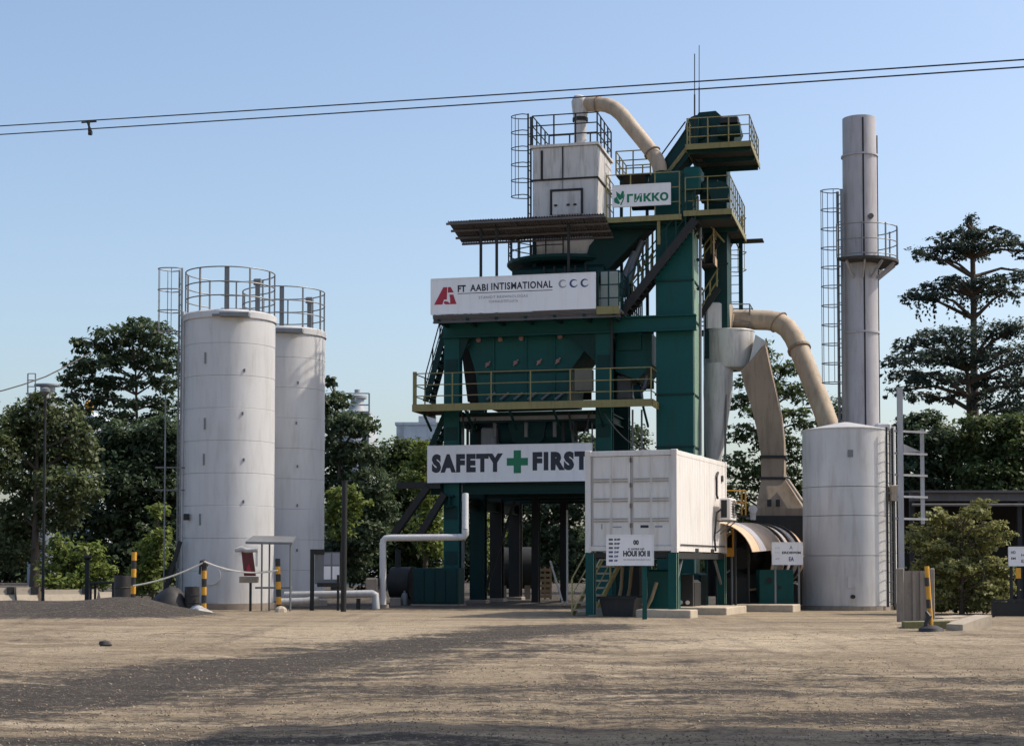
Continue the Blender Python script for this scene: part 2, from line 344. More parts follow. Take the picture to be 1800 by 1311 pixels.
def ma(op, a, b):
    n = nd(t, 'ShaderNodeMath', operation=op)
    for i, q in enumerate((a,b)):
        if isinstance(q, (int,float)): n.inputs[i].default_value = q
        else: L.new(q, n.inputs[i])
    return n.outputs[0]
def mixc(f, a, b):
    n = nd(t, 'ShaderNodeMix', data_type='RGBA'); L.new(f, n.inputs[0])
    for i, q in ((6,a),(7,b)):
        if isinstance(q, tuple): n.inputs[i].default_value = (*q, 1)
        else: L.new(q, n.inputs[i])
    return n.outputs[2]
streak = noi(1.0, 9, .66, (.16,1.5,1), R(-9)); track = noi(1.0, 6, .6, (1.9,.10,1), R(-17)); mid = noi(2.2, 8, .72, (.55,1.3,1), R(-5)); fine = noi(7, 8, .75, (.7,1.2,1)); grit = noi(34, 4, .7); lump = noi(15, 5, .7, (.8,1.2,1)); lines = noi(1.0, 7, .7, (.22,4.5,1), R(-6)); broad = noi(.16, 5, .6)
a1 = nd(t, 'ShaderNodeAttribute', attribute_name='asphalt_dust_and_shade').outputs['Fac']; a2 = nd(t, 'ShaderNodeAttribute', attribute_name='pale_dust').outputs['Fac']
base = mixc(mr(broad, .35, .65), (.43,.345,.235), (.555,.45,.315))
base = mixc(ma('MULTIPLY', a2, mr(streak, .35, .6)), base, (.80,.66,.47))
base = mixc(mr(streak, .50, .66, 0, .8), base, (.24,.185,.13))
base = mixc(mr(track, .52, .66, 0, .5), base, (.24,.19,.145))
base = mixc(mr(streak, .46, .34, 0, .85), base, (.72,.60,.44))
base = mixc(mr(mid, .52, .68, 0, .65), base, (.22,.17,.125))
base = mixc(mr(fine, .50, .68, 0, .6), base, (.20,.155,.115))
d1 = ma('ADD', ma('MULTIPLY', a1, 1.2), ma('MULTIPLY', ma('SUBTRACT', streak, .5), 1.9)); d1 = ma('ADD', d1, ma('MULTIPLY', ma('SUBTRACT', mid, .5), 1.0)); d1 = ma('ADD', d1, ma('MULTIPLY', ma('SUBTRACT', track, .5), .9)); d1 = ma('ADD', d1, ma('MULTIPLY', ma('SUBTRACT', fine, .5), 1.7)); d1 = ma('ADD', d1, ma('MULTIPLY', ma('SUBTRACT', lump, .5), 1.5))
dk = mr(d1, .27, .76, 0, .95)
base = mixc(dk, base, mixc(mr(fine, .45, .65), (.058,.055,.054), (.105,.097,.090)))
base = mixc(mr(lines, .54, .66, 0, .55), base, (.20,.155,.115))
base = mixc(mr(lump, .54, .66, 0, .6), base, (.15,.118,.09))
base = mixc(mr(lump, .44, .34, 0, .45), base, (.62,.515,.375))
base = mixc(mr(grit, .56, .70, 0, .6), base, mixc(mr(fine, .4, .6), (.075,.06,.048), (.12,.095,.075)))
base = mixc(mr(noi(60, 3, .6), .62, .74, 0, .6), base, (.54,.45,.35))
L.new(base, bs.inputs['Base Color']); bs.inputs['Roughness'].default_value = .95; bs.inputs['Specular IOR Level'].default_value = .15
bn = nd(t, 'ShaderNodeBump'); bn.inputs['Strength'].default_value = 1.0; bn.inputs['Distance'].default_value = .17
L.new(ma('ADD', ma('ADD', ma('MULTIPLY', mid, 1.0), ma('MULTIPLY', fine, .75)), ma('ADD', ma('MULTIPLY', grit, .25), ma('MULTIPLY', lump, .45))), bn.inputs['Height']); L.new(bn.outputs[0], bs.inputs['Normal'])
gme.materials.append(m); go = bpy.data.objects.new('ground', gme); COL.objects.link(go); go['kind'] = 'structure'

# loose stones lying on the yard
def stones(n, ylo, yhi, smin, smax, mat, name, seed):
    g = np.random.default_rng(seed); y = ylo+(yhi-ylo)*g.random(n)**1.6; x = (g.random(n)*2-1)*(y*.335+.4)
    s = smin+(smax-smin)*g.random(n)**3; z = ground_h(x, y)
    base = np.array([(1,0,0),(-.3,.9,0),(-.4,-.85,.05),(.2,.1,.75),(.1,.1,-.5)])
    a = g.random(n)*6.28; ca, sa = np.cos(a), np.sin(a)
    b = base[None]*(1+.35*(g.random((n,5,3))-.5)); b = b*s[:,None,None]
    vx = b[...,0]*ca[:,None]-b[...,1]*sa[:,None]+x[:,None]; vy = b[...,0]*sa[:,None]+b[...,1]*ca[:,None]+y[:,None]; vz = b[...,2]+z[:,None]+s[:,None]*.1
    v = np.stack([vx,vy,vz],-1).reshape(-1,3); tri = np.array([(0,1,3),(1,2,3),(2,0,3),(1,0,4),(2,1,4),(0,2,4)])
    f = (np.arange(n)[:,None,None]*5+tri[None]).reshape(-1,3)
    me = bpy.data.meshes.new(name); me.vertices.add(len(v)); me.vertices.foreach_set('co', v.ravel()); me.loops.add(f.size); me.loops.foreach_set('vertex_index', f.ravel().astype(np.int32)); me.polygons.add(len(f)); me.polygons.foreach_set('loop_start', np.arange(0, f.size, 3, dtype=np.int32)); me.update(); me.validate()
    me.materials.append(mat); o = bpy.data.objects.new(name, me); COL.objects.link(o); return o
st = stones(22000, 11.5, 24, .004, .016, paint('gravel_grey', (.2,.16,.125), .95, amt=.4, streak=0, scale=2, var=.5), 'gravel', 3)
tags(st, 'loose grey brown gravel scattered over the dusty yard', 'gravel', kind='stuff')
st = stones(9000, 12, 34, .004, .020, paint('gravel_tan', (.36,.28,.2), .95, amt=.4, streak=0, scale=2, var=.3), 'pale_gravel', 5)
tags(st, 'loose pale tan stones scattered over the dusty yard', 'gravel', kind='stuff')

# ================================================================ trees
LF_DARK = leafmat('leaf_deep_green', (.030,.050,.030), (.10,.14,.065))
LF_MID = leafmat('leaf_mid_green', (.030,.052,.020), (.12,.16,.05))
LF_OLIVE = leafmat('leaf_olive', (.036,.056,.024), (.135,.165,.065))
LF_BRIGHT = leafmat('leaf_fresh_green', (.07,.11,.025), (.24,.29,.07), .4)
LF_BUSH = leafmat('leaf_light_olive', (.075,.09,.03), (.33,.33,.12))  # lighter olive for the bush leaves
LF_BLUE = leafmat('needle_blue_green', (.020,.036,.030), (.07,.10,.07))
def foliage(name, cl, leaf, mat, dens, seed, T=None, droop=0.0, flat=0.35, sprig=.30, nmin=10, m=15):
    g = np.random.default_rng(seed); C = []; N = []; TI = []
    for c, r in cl:
        c = np.array(c); r = np.array(r); area = 4*(r[0]*r[2]+r[0]*r[1]+r[1]*r[2])/3*3.14
        ns = max(nmin, int(area*dens)); d = g.normal(size=(ns,3)); d /= np.linalg.norm(d, axis=1)[:,None]
        rad = (.35+.65*g.random(ns)**.45)*(.78+.42*g.random(ns)); sc = c+d*r*rad[:,None]
        sr = min(sprig, .55*float(min(r[0], r[2])))*(.6+.8*g.random(ns))
        off = g.normal(size=(ns,m,3))*sr[:,None,None]*np.array([.62,.62,flat]); p = sc[:,None,:]+off
        if droop: p[...,2] -= droop*g.random((ns,m))**2*(d[:,None,2] < .3)
        nn = d[:,None,:]*.45+np.array([0,0,.75])+g.normal(size=(ns,m,3))*.55; nn /= np.linalg.norm(nn, axis=2)[...,None]
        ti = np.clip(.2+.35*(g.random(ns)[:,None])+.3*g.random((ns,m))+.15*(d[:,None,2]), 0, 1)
        C.append(p.reshape(-1,3)); N.append(nn.reshape(-1,3)); TI.append(ti.ravel())
    C = np.concatenate(C); N = np.concatenate(N); TI = np.concatenate(TI); n = len(C)
    keep = C[:,2] > .05; C, N, TI = C[keep], N[keep], TI[keep]; n = len(C)
    rv = g.normal(size=(n,3)); A = np.cross(N, rv); A /= np.linalg.norm(A, axis=1)[:,None]; B = np.cross(N, A)
    Lh = leaf*(.35+1.05*g.random(n)**1.5)[:,None]; Wd = Lh*(.42+.25*g.random(n))[:,None]
    v = np.stack([C-A*Lh*.5, C+B*Wd*.5+N*Lh*.08, C+A*Lh*.5-N*Lh*.1, C-B*Wd*.5+N*Lh*.08], 1).reshape(-1,3)
    me = bpy.data.meshes.new(name); me.vertices.add(len(v)); me.loops.add(4*n); me.loops.foreach_set('vertex_index', np.arange(4*n, dtype=np.int32)); me.polygons.add(n); me.polygons.foreach_set('loop_start', np.arange(0, 4*n, 4, dtype=np.int32))
    if T is not None: v = v-np.array(T.base)
    me.vertices.foreach_set('co', v.ravel()); me.update(); me.validate()
    a = me.attributes.new('tint', 'FLOAT', 'POINT'); a.data.foreach_set('value', np.repeat(TI, 4).astype(np.float32)); me.materials.append(mat)
    o = bpy.data.objects.new(name, me); COL.objects.link(o)
    if T is not None: o.parent = T.root
    return o
def tree(name, label, D, bx, trunk, clumps, leaf, mat,  dens=9, seed=1, tr=.2, group=None, depth=.9, cat='tree', droop=0, flat=.35, sprig=.3, limbs=True, dj=1.0):
    g = random.Random(seed); base = (gx(bx, D), D, 0.0)
    T = Thing(name, label, cat, W, base, group); cl = []
    for (cx, cy, rx, ry) in clumps:
        dy = g.uniform(-.5, .5)*dj*2.2; p = at(cx, cy, D+dy); k = (D+dy)/FPX
        cl.append((tuple(p), (rx*k, max(rx*k*depth, .4), ry*k)))
    pts = [Vector(base)-Vector((0,0,.15))]+[at(x, y, D) for x, y in trunk]
    rs = [tr*(1-.75*i/(len(pts)-1)) for i in range(len(pts))]; rs[0] *= 1.35
    tk = T.part('trunk', tube(pts, rs, 9), BARK, None, True)
    if limbs:
        for c, r in cl:
            c = Vector(c); best = None
            for i in range(1, len(pts)):
                for q in (0, .33, .66, 1):
                    p = pts[i-1].lerp(pts[i], q)
                    if p.z < c.z-.15 and p.z > pts[0].z+.3:
                        s = (c-p).length
                        if best is None or s < best[0]: best = (s, p)
            if best is None: best = (0, pts[-1])
            p = best[1]; mid = p.lerp(c, .5)+Vector((g.uniform(-.2,.2), g.uniform(-.2,.2), .12*(c-p).length))
            end = c+Vector((0,0,.3*r[2]))
            T.part('limb', tube([p, mid, end], [tr*.38, tr*.25, tr*.09], 6), BARK, tk, True)
            for j in range(3):
                e = c+Vector((g.uniform(-.8,.8)*r[0], g.uniform(-.8,.8)*r[1], g.uniform(-.1,.8)*r[2])); T.part('twig', tube([mid.lerp(c, .3), mid.lerp(e, .6)+Vector((0,0,.1)), e], [tr*.16, tr*.11, tr*.04], 5), BARK, tk, True)
    foliage('crown', cl, leaf, mat, dens, seed, T, droop, flat, sprig)
    T.cl = cl; return T

# ================================================================ batching tower
TF = Frame(0, 55.5, -13.6)
U = lambda px, w, py=800: TF.uz(px, py, w)[0]
Z = lambda py, w, px=900: TF.uz(px, py, w)[1]
T = Thing('batching_tower', 'tall dark green asphalt batching tower on steel columns with olive walkways', 'asphalt plant', TF, (0.4, 1.5, 0))
uL0, uL1 = U(780,0), U(807,0); uR0, uR1 = U(1047,0), U(1075,0)
zP1 = Z(712,-1.1); zTopB = Z(566,0)
WC = [0, 3.4, 6.2, 9.2]
def hcol(u0, u1, w0, z0, z1, d=.42):           # H-section column
    th = .05; return join(box(u0,u1,w0,w0+th,z0,z1), box(u0,u1,w0+d-th,w0+d,z0,z1), box((u0+u1)/2-.03,(u0+u1)/2+.03,w0+th,w0+d-th,z0,z1))
for i, w in enumerate(WC):
    for (a, b) in ((uL0,uL1),(uR0,uR1)):
        zt = zTopB if i < 2 else Z(862, 0)
        if i >= 2: a, b = a+.03, b-.06
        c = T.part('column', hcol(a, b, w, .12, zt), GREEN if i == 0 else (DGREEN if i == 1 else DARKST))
        T.part('base_plate', chbox(a-.1, b+.1, w-.1, w+.52, 0, .12, .02), CONCD, c)
# middle props of the truck bay
for px, w in ((990, 7.5), (940, 4.8)):
    u = U(px, w); T.part('column', hcol(u-.13, u+.13, w, 0, Z(862,0), .3), DARKST)
# storey beams
def ibeam(a, b, hgt, wd, mat, name='beam', parent=None):
    a = Vector(a); b = Vector(b); up = Vector((0,0,hgt/2-.02))
    return T.part(name, join(bar(a+up, b+up, wd, .04), bar(a-up, b-up, wd, .04), bar(a, b, .03, hgt-.08)), mat, parent)
zS = Z(858,0)                                   # underside storey
for w in (.2, 3.6, 6.4, 9.4): ibeam((uL0-.5, w, zS), (uR1+.3, w, zS), .36, .26, DGREEN)
for u in ((uL0+uL1)/2, (uR0+uR1)/2): ibeam((u, -.3, zS-.42), (u, 9.6, zS-.42), .4, .26, DGREEN)
for j in range(4): T.part('bay_ceiling_plate', box(uL1+.01, uR0-.01, .45+j*2.3, .45+j*2.3+2.26, zS+.2, zS+.24), DARKST)
zB = Z(578, 0)
ibeam((uL0-.02, -.03, zB), (U(1225,-.03), -.03, zB), .52, .3, GREEN)
ibeam((uL0, 3.6, zB), (uR1, 3.6, zB), .5, .3, DGREEN)
for u in ((uL0+uL1)/2, (uR0+uR1)/2): ibeam((u, .2, zB-.02), (u, 3.4, zB-.02), .42, .26, DGREEN)
for w in (.2, 3.6): ibeam((uL0+.02, w, zP1-.28), (uR1-.02, w, zP1-.28), .34, .24, DGREEN)
for u in ((uL0+uL1)/2, (uR0+uR1)/2): ibeam((u, .3, zP1-.3), (u, 3.5, zP1-.3), .34, .24, DGREEN)
T.part('knee_plate', prism([(uR0,Z(590,0)),(uR0-.95,Z(590,0)),(uR0-.02,Z(640,0))], .02, .06), DGREEN)
T.part('knee_plate', prism([(uL1,Z(590,0)),(uL1+.35,Z(590,0)),(uL1,Z(635,0))], .02, .06), DGREEN)
# raking struts at the left foot
for (p, q) in (((752,856),(692,940)), ((782,868),(738,942))):
    a = TF.pt(*p, -.25); b = TF.pt(*q, -.25); T.part('raking_strut', bar(a, b, .26, .22), DARKST)
T.part('strut_beam', bar(TF.pt(700,853,-.2), TF.pt(775,853,-.2), .2, .22), DARKST)
# splice plates, gussets, conduits and cable trays
for (a, b) in ((uL0,uL1),(uR0,uR1)):
    for py in (640, 760, 900, 980):
        z = Z(py, 0); T.part('splice_plate', box(a+.06, b-.06, -.03, -.002, z-.22, z+.22), DGREEN)
    for py, sg in ((600,-1), (732,-1), (880,-1)):
        z = Z(py, 0); T.part('gusset', prism([(b,z),(b+.4,z),(b,z-.4)] if a < 0 else [(a,z),(a-.4,z),(a,z-.4)], .1, .13), DGREEN)
for px, w in ((812,.2), (815,.3), (1041,.2)): T.part('conduit', rod(TF.pt(px,1060,w), TF.pt(px,724,w), .03), GREYST, None, True)
T.part('cable_tray', box(uL1, uR0, .05, .15, Z(738,0), Z(731,0)), GREYST)
T.part('hanging_hose', tube([TF.pt(1000,722,-.1), TF.pt(1004,756,-.15), TF.pt(1018,772,-.15), TF.pt(1032,752,-.1), TF.pt(1036,722,-.1)], .035, 7), RUBBER, None, True)
T.part('hanging_hose', tube([TF.pt(812,724,-.1), TF.pt(816,750,-.12), TF.pt(828,760,-.12), TF.pt(836,735,-.1)], .03, 7), RUBBER, None, True)
for px in (870, 925, 975): T.part('air_cylinder', tube([TF.pt(px,742,.5), TF.pt(px,768,.5)], .07, 8), GREYST, None, True)
T.part('x_brace', bar((uL1, 3.5, Z(1040,3.4)), (uL1+1.1, 3.5, zS-.3), .1, .1), DARKST)
# hot bin
wf = .35
hp = lambda px, py: TF.uz(px, py, wf)
body = [hp(816,588), hp(1042,582), hp(1042,596), hp(1003,650), hp(996,708), hp(842,712), hp(836,655)]
hb = T.part('hot_bin', prism(body, wf, 3.0), GREEN)
for px in (868, 925, 975):
    u, z = hp(px, 640); T.part('stiffener', box(u-.03, u+.03, wf-.05, wf-.002, Z(706,wf), Z(592,wf)), GREEN, hb)
u0, z0 = hp(842,655); u1, _ = hp(1000,655)
T.part('stiffener', box(u0, u1, wf-.06, wf-.003, z0-.05, z0+.05), DGREEN, hb)
for px, py in ((842,598),(880,597),(917,595),(985,592)):
    u, z = hp(px, py); T.part('inspection_boss', tube([(u, wf-.09, z), (u, wf-.001, z)], .085, 10), PINK, hb)
for px, py in ((858,641),(907,638),(948,637),(981,635)):
    u, z = hp(px, py); T.part('sampling_valve', join(tube([(u, wf-.12, z), (u, wf-.001, z)], .065, 10), bar((u-.07, wf-.1, z-.1), (u+.1, wf-.1, z+.1), .03, .05)), PINK, hb)
for k in range(6):                               # discharge gates and cylinders
    u, z = hp(862+k*24, 690); g = T.part('bin_gate', chbox(u-.16, u+.16, wf+.1, wf+.7, z-.42, z-.1, .03), DGREEN, hb)
    T.part('gate_cylinder', tube([(u-.1, wf-.1, z-.25), (u+.2, wf-.1, z-.02)], .05, 8), GREYST, hb, True)
ub = U(1110, .8)
T.part('overflow_bin', prism([TF.uz(1082,588,.8), TF.uz(1146,586,.8), TF.uz(1146,640,.8), TF.uz(1120,668,.8), TF.uz(1082,652,.8)], .8, 3.0), GREEN)
T.part('bin_panel', box(*sorted((U(1086,.76), U(1128,.76))), .72, .78, Z(622,.76), Z(590,.76)), GREEN)
T.part('control_box', box(U(1012,-.1), U(1042,-.1), -.25, .1, Z(690,-.1), Z(654,-.1)), DULL)
T.part('weigh_hopper', prism([TF.uz(890,732,.8), TF.uz(962,730,.8), TF.uz(955,772,.8), TF.uz(930,790,.8), TF.uz(900,775,.8)], .8, 2.6), DGREEN)
mx = T.part('mixer', tube([(U(885,1.5), 1.5, Z(765,1.5)), (U(1010,1.5), 1.5, Z(763,1.5))], .62, 18), DGREEN, None, True)
T.part('mixer_motor', tube([(U(1012,1.2), 1.2, Z(750,1.2)), (U(1034,1.2), 1.2, Z(750,1.2))], .22, 12), DARKST, mx, True)
T.part('gearbox', chbox(U(845,.6), U(872,.6), .6, 1.5, Z(785,.6), Z(750,.6), .05), GREYST, mx)
for (p, q, r, w) in (((845,740),(960,738),.05,.2), ((990,738),(1040,732),.04,.1), ((990,775),(990,722),.06,.4), ((1012,775),(1012,725),.05,.6), ((822,782),(822,722),.05,.5), ((1075,650),(1075,560),.04,-.2)):
    T.part('pipe', rod(TF.pt(*p, w), TF.pt(*q, w), r, 8), DARKST, None, True)
T.part('rear_panel', box(U(838,3.2), U(1012,3.2), 3.2, 3.25, Z(790,3.2), Z(726,3.2)), DARKST)
T.part('rear_panel', box(U(836,3.3), U(1040,3.3), 3.3, 3.34, Z(706,3.3), Z(592,3.3)), DARKST)
T.part('rear_panel', box(U(1094,3.3), U(1150,3.3), 3.3, 3.34, Z(690,3.3), Z(592,3.3)), DARKST)
T.part('side_hopper', prism([TF.uz(808,592,1.4), TF.uz(842,592,1.4), TF.uz(842,706,1.4), TF.uz(822,706,1.4)], 1.4, 2.4), DARKST)
T.part('bag_collector', chbox(U(1084,1.6), U(1112,1.6), 1.6, 2.6, Z(704,1.6), Z(664,1.6), .05), GREYST)
T.part('fan_casing', tube([TF.pt(1116,692,1.0), TF.pt(1128,690,1.0)], .3, 16), DGREEN, None, True)
T.part('air_duct', tube([TF.pt(1122,690,1.1), TF.pt(1134,680,1.1), TF.pt(1138,660,1.1)], .1, 10), GREYST, None, True)
for px in (1128, 1112): T.part('hanger_pipe', rod(TF.pt(px,720,.3), TF.pt(px,795,.3), .035), GREYST, None, True)
# lower walkway
uA, uB = U(726,-1.1), U(1146,-1.1)
wk = T.part('walkway', box(uA, uB, -1.1, .0, zP1-.03, zP1+.03), GRATE)
T.part('fascia', box(uA, uB, -1.14, -1.102, zP1-.14, zP1+.1), OLIVE, wk)
T.part('fascia', box(uA-.04, uA-.001, -1.1, 1.6, zP1-.14, zP1+.1), OLIVE, wk)
T.part('fascia', box(uB+.001, uB+.04, -1.1, .6, zP1-.14, zP1+.1), OLIVE, wk)
T.part('walkway_wing', box(uA, uL0-.02, .0, 1.6, zP1-.03, zP1+.03), GRATE, wk)
railing(T, [(uA+.02,1.5,zP1), (uA+.02,-1.08,zP1), (uB-.02,-1.08,zP1), (uB-.02,.5,zP1)], Z(652,-1.1)-zP1, OLIVE, 1.24, wk, r=.019)
T.part('gate_post', cbox((uA+.04,-1.05,zP1+.6), (.12,.07,1.2)), OLIVE, wk)
for k in range(6): uu = uA+.3+k*(uB-uA-.6)/5; T.part('bracket', bar((uu,-1.05,zP1-.1), (uu,.05,zP1-.7), .06, .08), DGREEN, wk)
# upper floor behind the company sign
zP2 = Z(553,-1.2); uC, uD = U(760,-1.2), U(1090,-1.2)
fl = T.part('screen_floor', box(uC, uD, -1.2, 3.8, zP2, zP2+.08), ROOF)
for k in range(7): uu = uC+.2+k*(uD-uC-.4)/6; T.part('joist', box(uu-.05, uu+.05, -1.15, 3.7, zP2-.2, zP2-.001), DGREEN, fl)
ibeam((uC, -1.1, zP2-.1), (uD, -1.1, zP2-.1), .18, .16, ROOF, 'edge_beam', fl)
T.part('fascia', box(U(1049,-1.22), uD, -1.24, -1.203, zP2-.1, zP2+.16), OLIVE, fl)
T.part('side_panel', box(U(1056,-1.0), U(1087,-1.0), -.9, -.87, zP2+.1, Z(482,-1.0)), FRP, fl, label='pale translucent guard panel')
railing(T, [(U(1052,-1.15),-1.15,zP2), (uD-.03,-1.15,zP2), (uD-.03,3.6,zP2)], Z(483,-1.2)-zP2, DGREEN, .38, fl)
railing(T, [(uC+.05,-1.1,zP2), (uC+.05,3.6,zP2)], 1.1, DGREEN, 1.0, fl)
# vibrating screen under the filler silo
s0, s1 = U(900,.4), U(1062,.4)
sc_ = T.part('screen_housing', loft([[(s0+.0,.4,Z(492,.4)),(s1,.4,Z(492,.4)),(s1,3.0,Z(492,.4)),(s0,3.0,Z(492,.4))], [(s0,.4,Z(476,.4)),(s1,.4,Z(476,.4)),(s1,3.0,Z(476,.4)),(s0,3.0,Z(476,.4))], [(s0+.9,.8,Z(463,.4)),(s1-.1,.8,Z(463,.4)),(s1-.1,2.7,Z(463,.4)),(s0+.9,2.7,Z(463,.4))]]), DGREEN)
T.part('lower_casing', box(U(945,.3), U(1040,.3), .3, 3.2, zP2+.09, Z(491,.3)), DGREEN, sc_)
for k in range(5): uu = U(955,.28)+k*.36; T.part('casing_rib', box(uu, uu+.06, .24, .298, zP2+.1, Z(472,.3)), DARKST, sc_)
rc = (U(990,1.9), 1.9, Z(470,1.9)); rr_ = 1.95
ld = T.part('ring_ledge', lathe((rc[0],rc[1],rc[2]), [(.9,-.14),(rr_-.1,-.14),(rr_,-.05),(rr_,.05),(.9,.05)], 28), DGREEN, sc_)
pts = [(rc[0]+rr_*.97*math.cos(R(a)), rc[1]+rr_*.97*math.sin(R(a)), rc[2]+.05) for a in range(120, 300, 18)]
railing(T, pts, .95, DARKST, .9, ld, r=.02)
# exterior flights on the left
stairs(T, TF.pt(748,706,.7), TF.pt(786,566,.7), (0,.75,0), DGREEN, DGREEN, 13, DARKST)
stairs(T, TF.pt(752,800,.9), TF.pt(784,724,.9), (0,.75,0), DGREEN, DGREEN, 8, None)
# green chute from the elevator to the screen
c0 = [TF.uz(1152,392,.3), TF.uz(1100,388,.3), TF.uz(1038,470,.3), TF.uz(1046,486,.3), TF.uz(1072,482,.3)]
T.part('feed_chute', prism([TF.uz(1150,390,.6), TF.uz(1068,394,.6), TF.uz(1036,432,.6), TF.uz(1020,488,.6), TF.uz(1056,486,.6)], .6, 1.5), DGREEN)
for (px, py, r) in ((1094,520,.16), (1106,500,.12)): T.part('dust_pipe', tube([TF.pt(px,py,.6), TF.pt(px+6,py-34,.8), TF.pt(px+24,py-76,.9)], r, 10), GREYST, None, True)

# long flight up to the top of the elevator
T = Thing('steel_staircase', 'steep dark green stair flight climbing across the tower to the elevator', 'stairs', TF, TF.pt(1088,556,-.3))
stairs(T, TF.pt(1088,556,-.3), TF.pt(1222,386,-.3), (0,.8,0), DARKST, DARKST, 19, None, depth=.3, th=.06, sh=.26)
for w in (-.3, .5):
    a = Vector(TF.pt(1088,556,-.3)); b = Vector(TF.pt(1222,386,-.3)); dd = Vector((0, w+.3, 0)); up = Vector((0,0,.95))
    T.part('handrail', rod(a+dd+up, b+dd+up, .024), OLIVE if w > 0 else DGREEN, None, True); T.part('handrail', rod(a+dd+up*.5, b+dd+up*.5, .02), DGREEN, None, True)
    T.rep('handrail_post', cbox((0,0,.47), (.045,.045,.95)), OLIVE if w > 0 else DGREEN, [tuple(a+dd+(b-a)*k/8) for k in range(9)])
for (p0, p1) in (((1098,472),(1150,398)), ((1104,505),(1150,440)), ((1118,520),(1152,470))):
    a = TF.pt(*p0, 1.9); b = TF.pt(*p1, 1.9); T.part('rear_handrail', rod(a, b, .03), OLIVE, None, True)
for px, y0, y1 in ((1108,520,455), (1122,500,432), (1136,486,402), (1147,470,396), (1130,520,420)):
    T.part('rear_post', bar(TF.pt(px,y0,1.9), TF.pt(px,y1,1.9), .09, .06), OLIVE)
for (p0, p1, w_) in (((1104,478),(1128,420),2.4), ((1128,478),(1112,432),2.4), ((1150,500),(1128,450),2.2), ((1122,540),(1150,470),2.2), ((1100,540),(1116,470),2.6)):
    T.part('rear_brace', bar(TF.pt(*p0, w_), TF.pt(*p1, w_), .14, .08), DULL)
u, z = TF.uz(1158, 384, -.3)
T.part('hanger_post', box(u-.05, u+.05, -.35, -.25, Z(442,-.3), z), OLIVE)

# corrugated canopy over the screen
T = Thing('canopy_roof', 'rusty corrugated canopy roof jutting left below the filler silo', 'roof', TF, (U(840,-.6), -.6, zP2+.08))
zN, zFr = Z(389,-1.3,800), Z(389,-1.3,800)-.38; u0 = U(788,-1.3,388); u1 = U(1062,-1.3,388); wN, wF = -1.3, .5
nsh = 7; sw = (u1-u0)/nsh
def corr(a, b, per=.09, amp=.022):
    n = int((b-a)/per*6); vs = []; fs = []
    for i in range(n+1):
        uu = a+(b-a)*i/n; dz = amp*math.sin(2*math.pi*(uu-a)/per)
        vs += [(uu, wN, zN+dz), (uu, wF, zFr+dz), (uu, wN, zN+dz+.006), (uu, wF, zFr+dz+.006)]
    for i in range(n): k = i*4; fs += [(k,k+4,k+5,k+1), (k+2,k+3,k+7,k+6), (k,k+2,k+6,k+4), (k+1,k+5,k+7,k+3)]
    return vs, fs
for i in range(nsh): T.part('roof_sheet', move(corr(u0+i*sw-.02, u0+(i+1)*sw), (0,0,.008*(i%2))), ROOF)
for f in (.02, .35, .68, .97):
    w = wN+(wF-wN)*f; z = zN+(zFr-zN)*f-.06; T.part('purlin', box(u0+(.0 if f > .9 else -.08), u1, w-.03, w+.03, z-.04, z+.03), ROOF)
for px in (845, 873):
    u = U(px, -.8); T.part('canopy_post', box(u-.04, u+.04, -.84, -.76, zP2+.08, zN-.2), DARKST)
for px in (1000,):
    u = U(px, -.8); T.part('canopy_post', box(u-.04, u+.04, -.84, -.76, zP2+.08, zN-.2), DARKST)

# filler silo
wS = .62; wSb = 3.3
uS0, uS1 = U(936,wS,320), U(1050,wS,320); zSt = Z(258,wS,990); zSb = Z(412,wS,990)
T = Thing('filler_silo', 'square white steel filler silo with rust streaks on top of tower', 'silo', TF, ((uS0+uS1)/2, 2, zP2+.08))
zMid = Z(315, wS, 990)
cols = [uS0, uS0+(uS1-uS0)*.47, uS1]
for a, b in zip(cols[:-1], cols[1:]):
    for z0, z1 in ((zSb, zMid), (zMid, zSt)):
        T.part('wall_panel', box(a+.012, b-.012, wS, wS+.03, z0+.012, z1-.012), WHITE)
        T.part('wall_panel', box(a+.012, b-.012, wSb-.03, wSb, z0+.012, z1-.012), WHITE)
for a, b in ((wS+.03, wS+.9), (wS+.9, wS+1.8), (wS+1.8, wSb-.03)):
    for z0, z1 in ((zSb, zMid), (zMid, zSt)):
        T.part('wall_panel', box(uS1-.03, uS1, a+.012, b-.012, z0+.012, z1-.012), WHITE); T.part('wall_panel', box(uS0, uS0+.03, a+.012, b-.012, z0+.012, z1-.012), WHITE)
T.part('inner_core', box(uS0+.035, uS1-.035, wS+.035, wSb-.035, zSb, zSt-.02), DARKST)
for z in (zMid,):
    T.part('stiffening_band', join(box(uS0-.03, uS1+.03, wS-.035, wS-.002, z-.03, z+.03), box(uS1+.002, uS1+.035, wS-.035, wSb, z-.03, z+.03), box(uS0-.035, uS0-.002, wS, wSb, z-.03, z+.03)), DARKST)
u = cols[1]; T.part('stiffener', box(u-.02, u+.02, wS-.03, wS-.001, zMid+.032, zSt), DARKST)
T.part('stiffener', box(U(951,wS), U(955,wS), wS-.03, wS-.001, zMid+.032, zSt-.1), DARKST)
rf = T.part('roof', join(box(uS0-.07, uS1+.07, wS-.07, wSb+.07, zSt, zSt+.09), box(uS0+.3, uS1-.3, wS+.3, wSb-.3, zSt+.09, zSt+.15)), WHITE)
T.part('filler_cap', lathe((U(978,1.3),1.3,zSt+.09), [(.001,.12),(.2,.1),(.26,.0)], 14), DARKST, rf, True)
dr = T.part('access_door', box(U(972,wS), U(1022,wS), wS-.05, wS-.004, Z(382,wS), Z(342,wS)), WHITE)
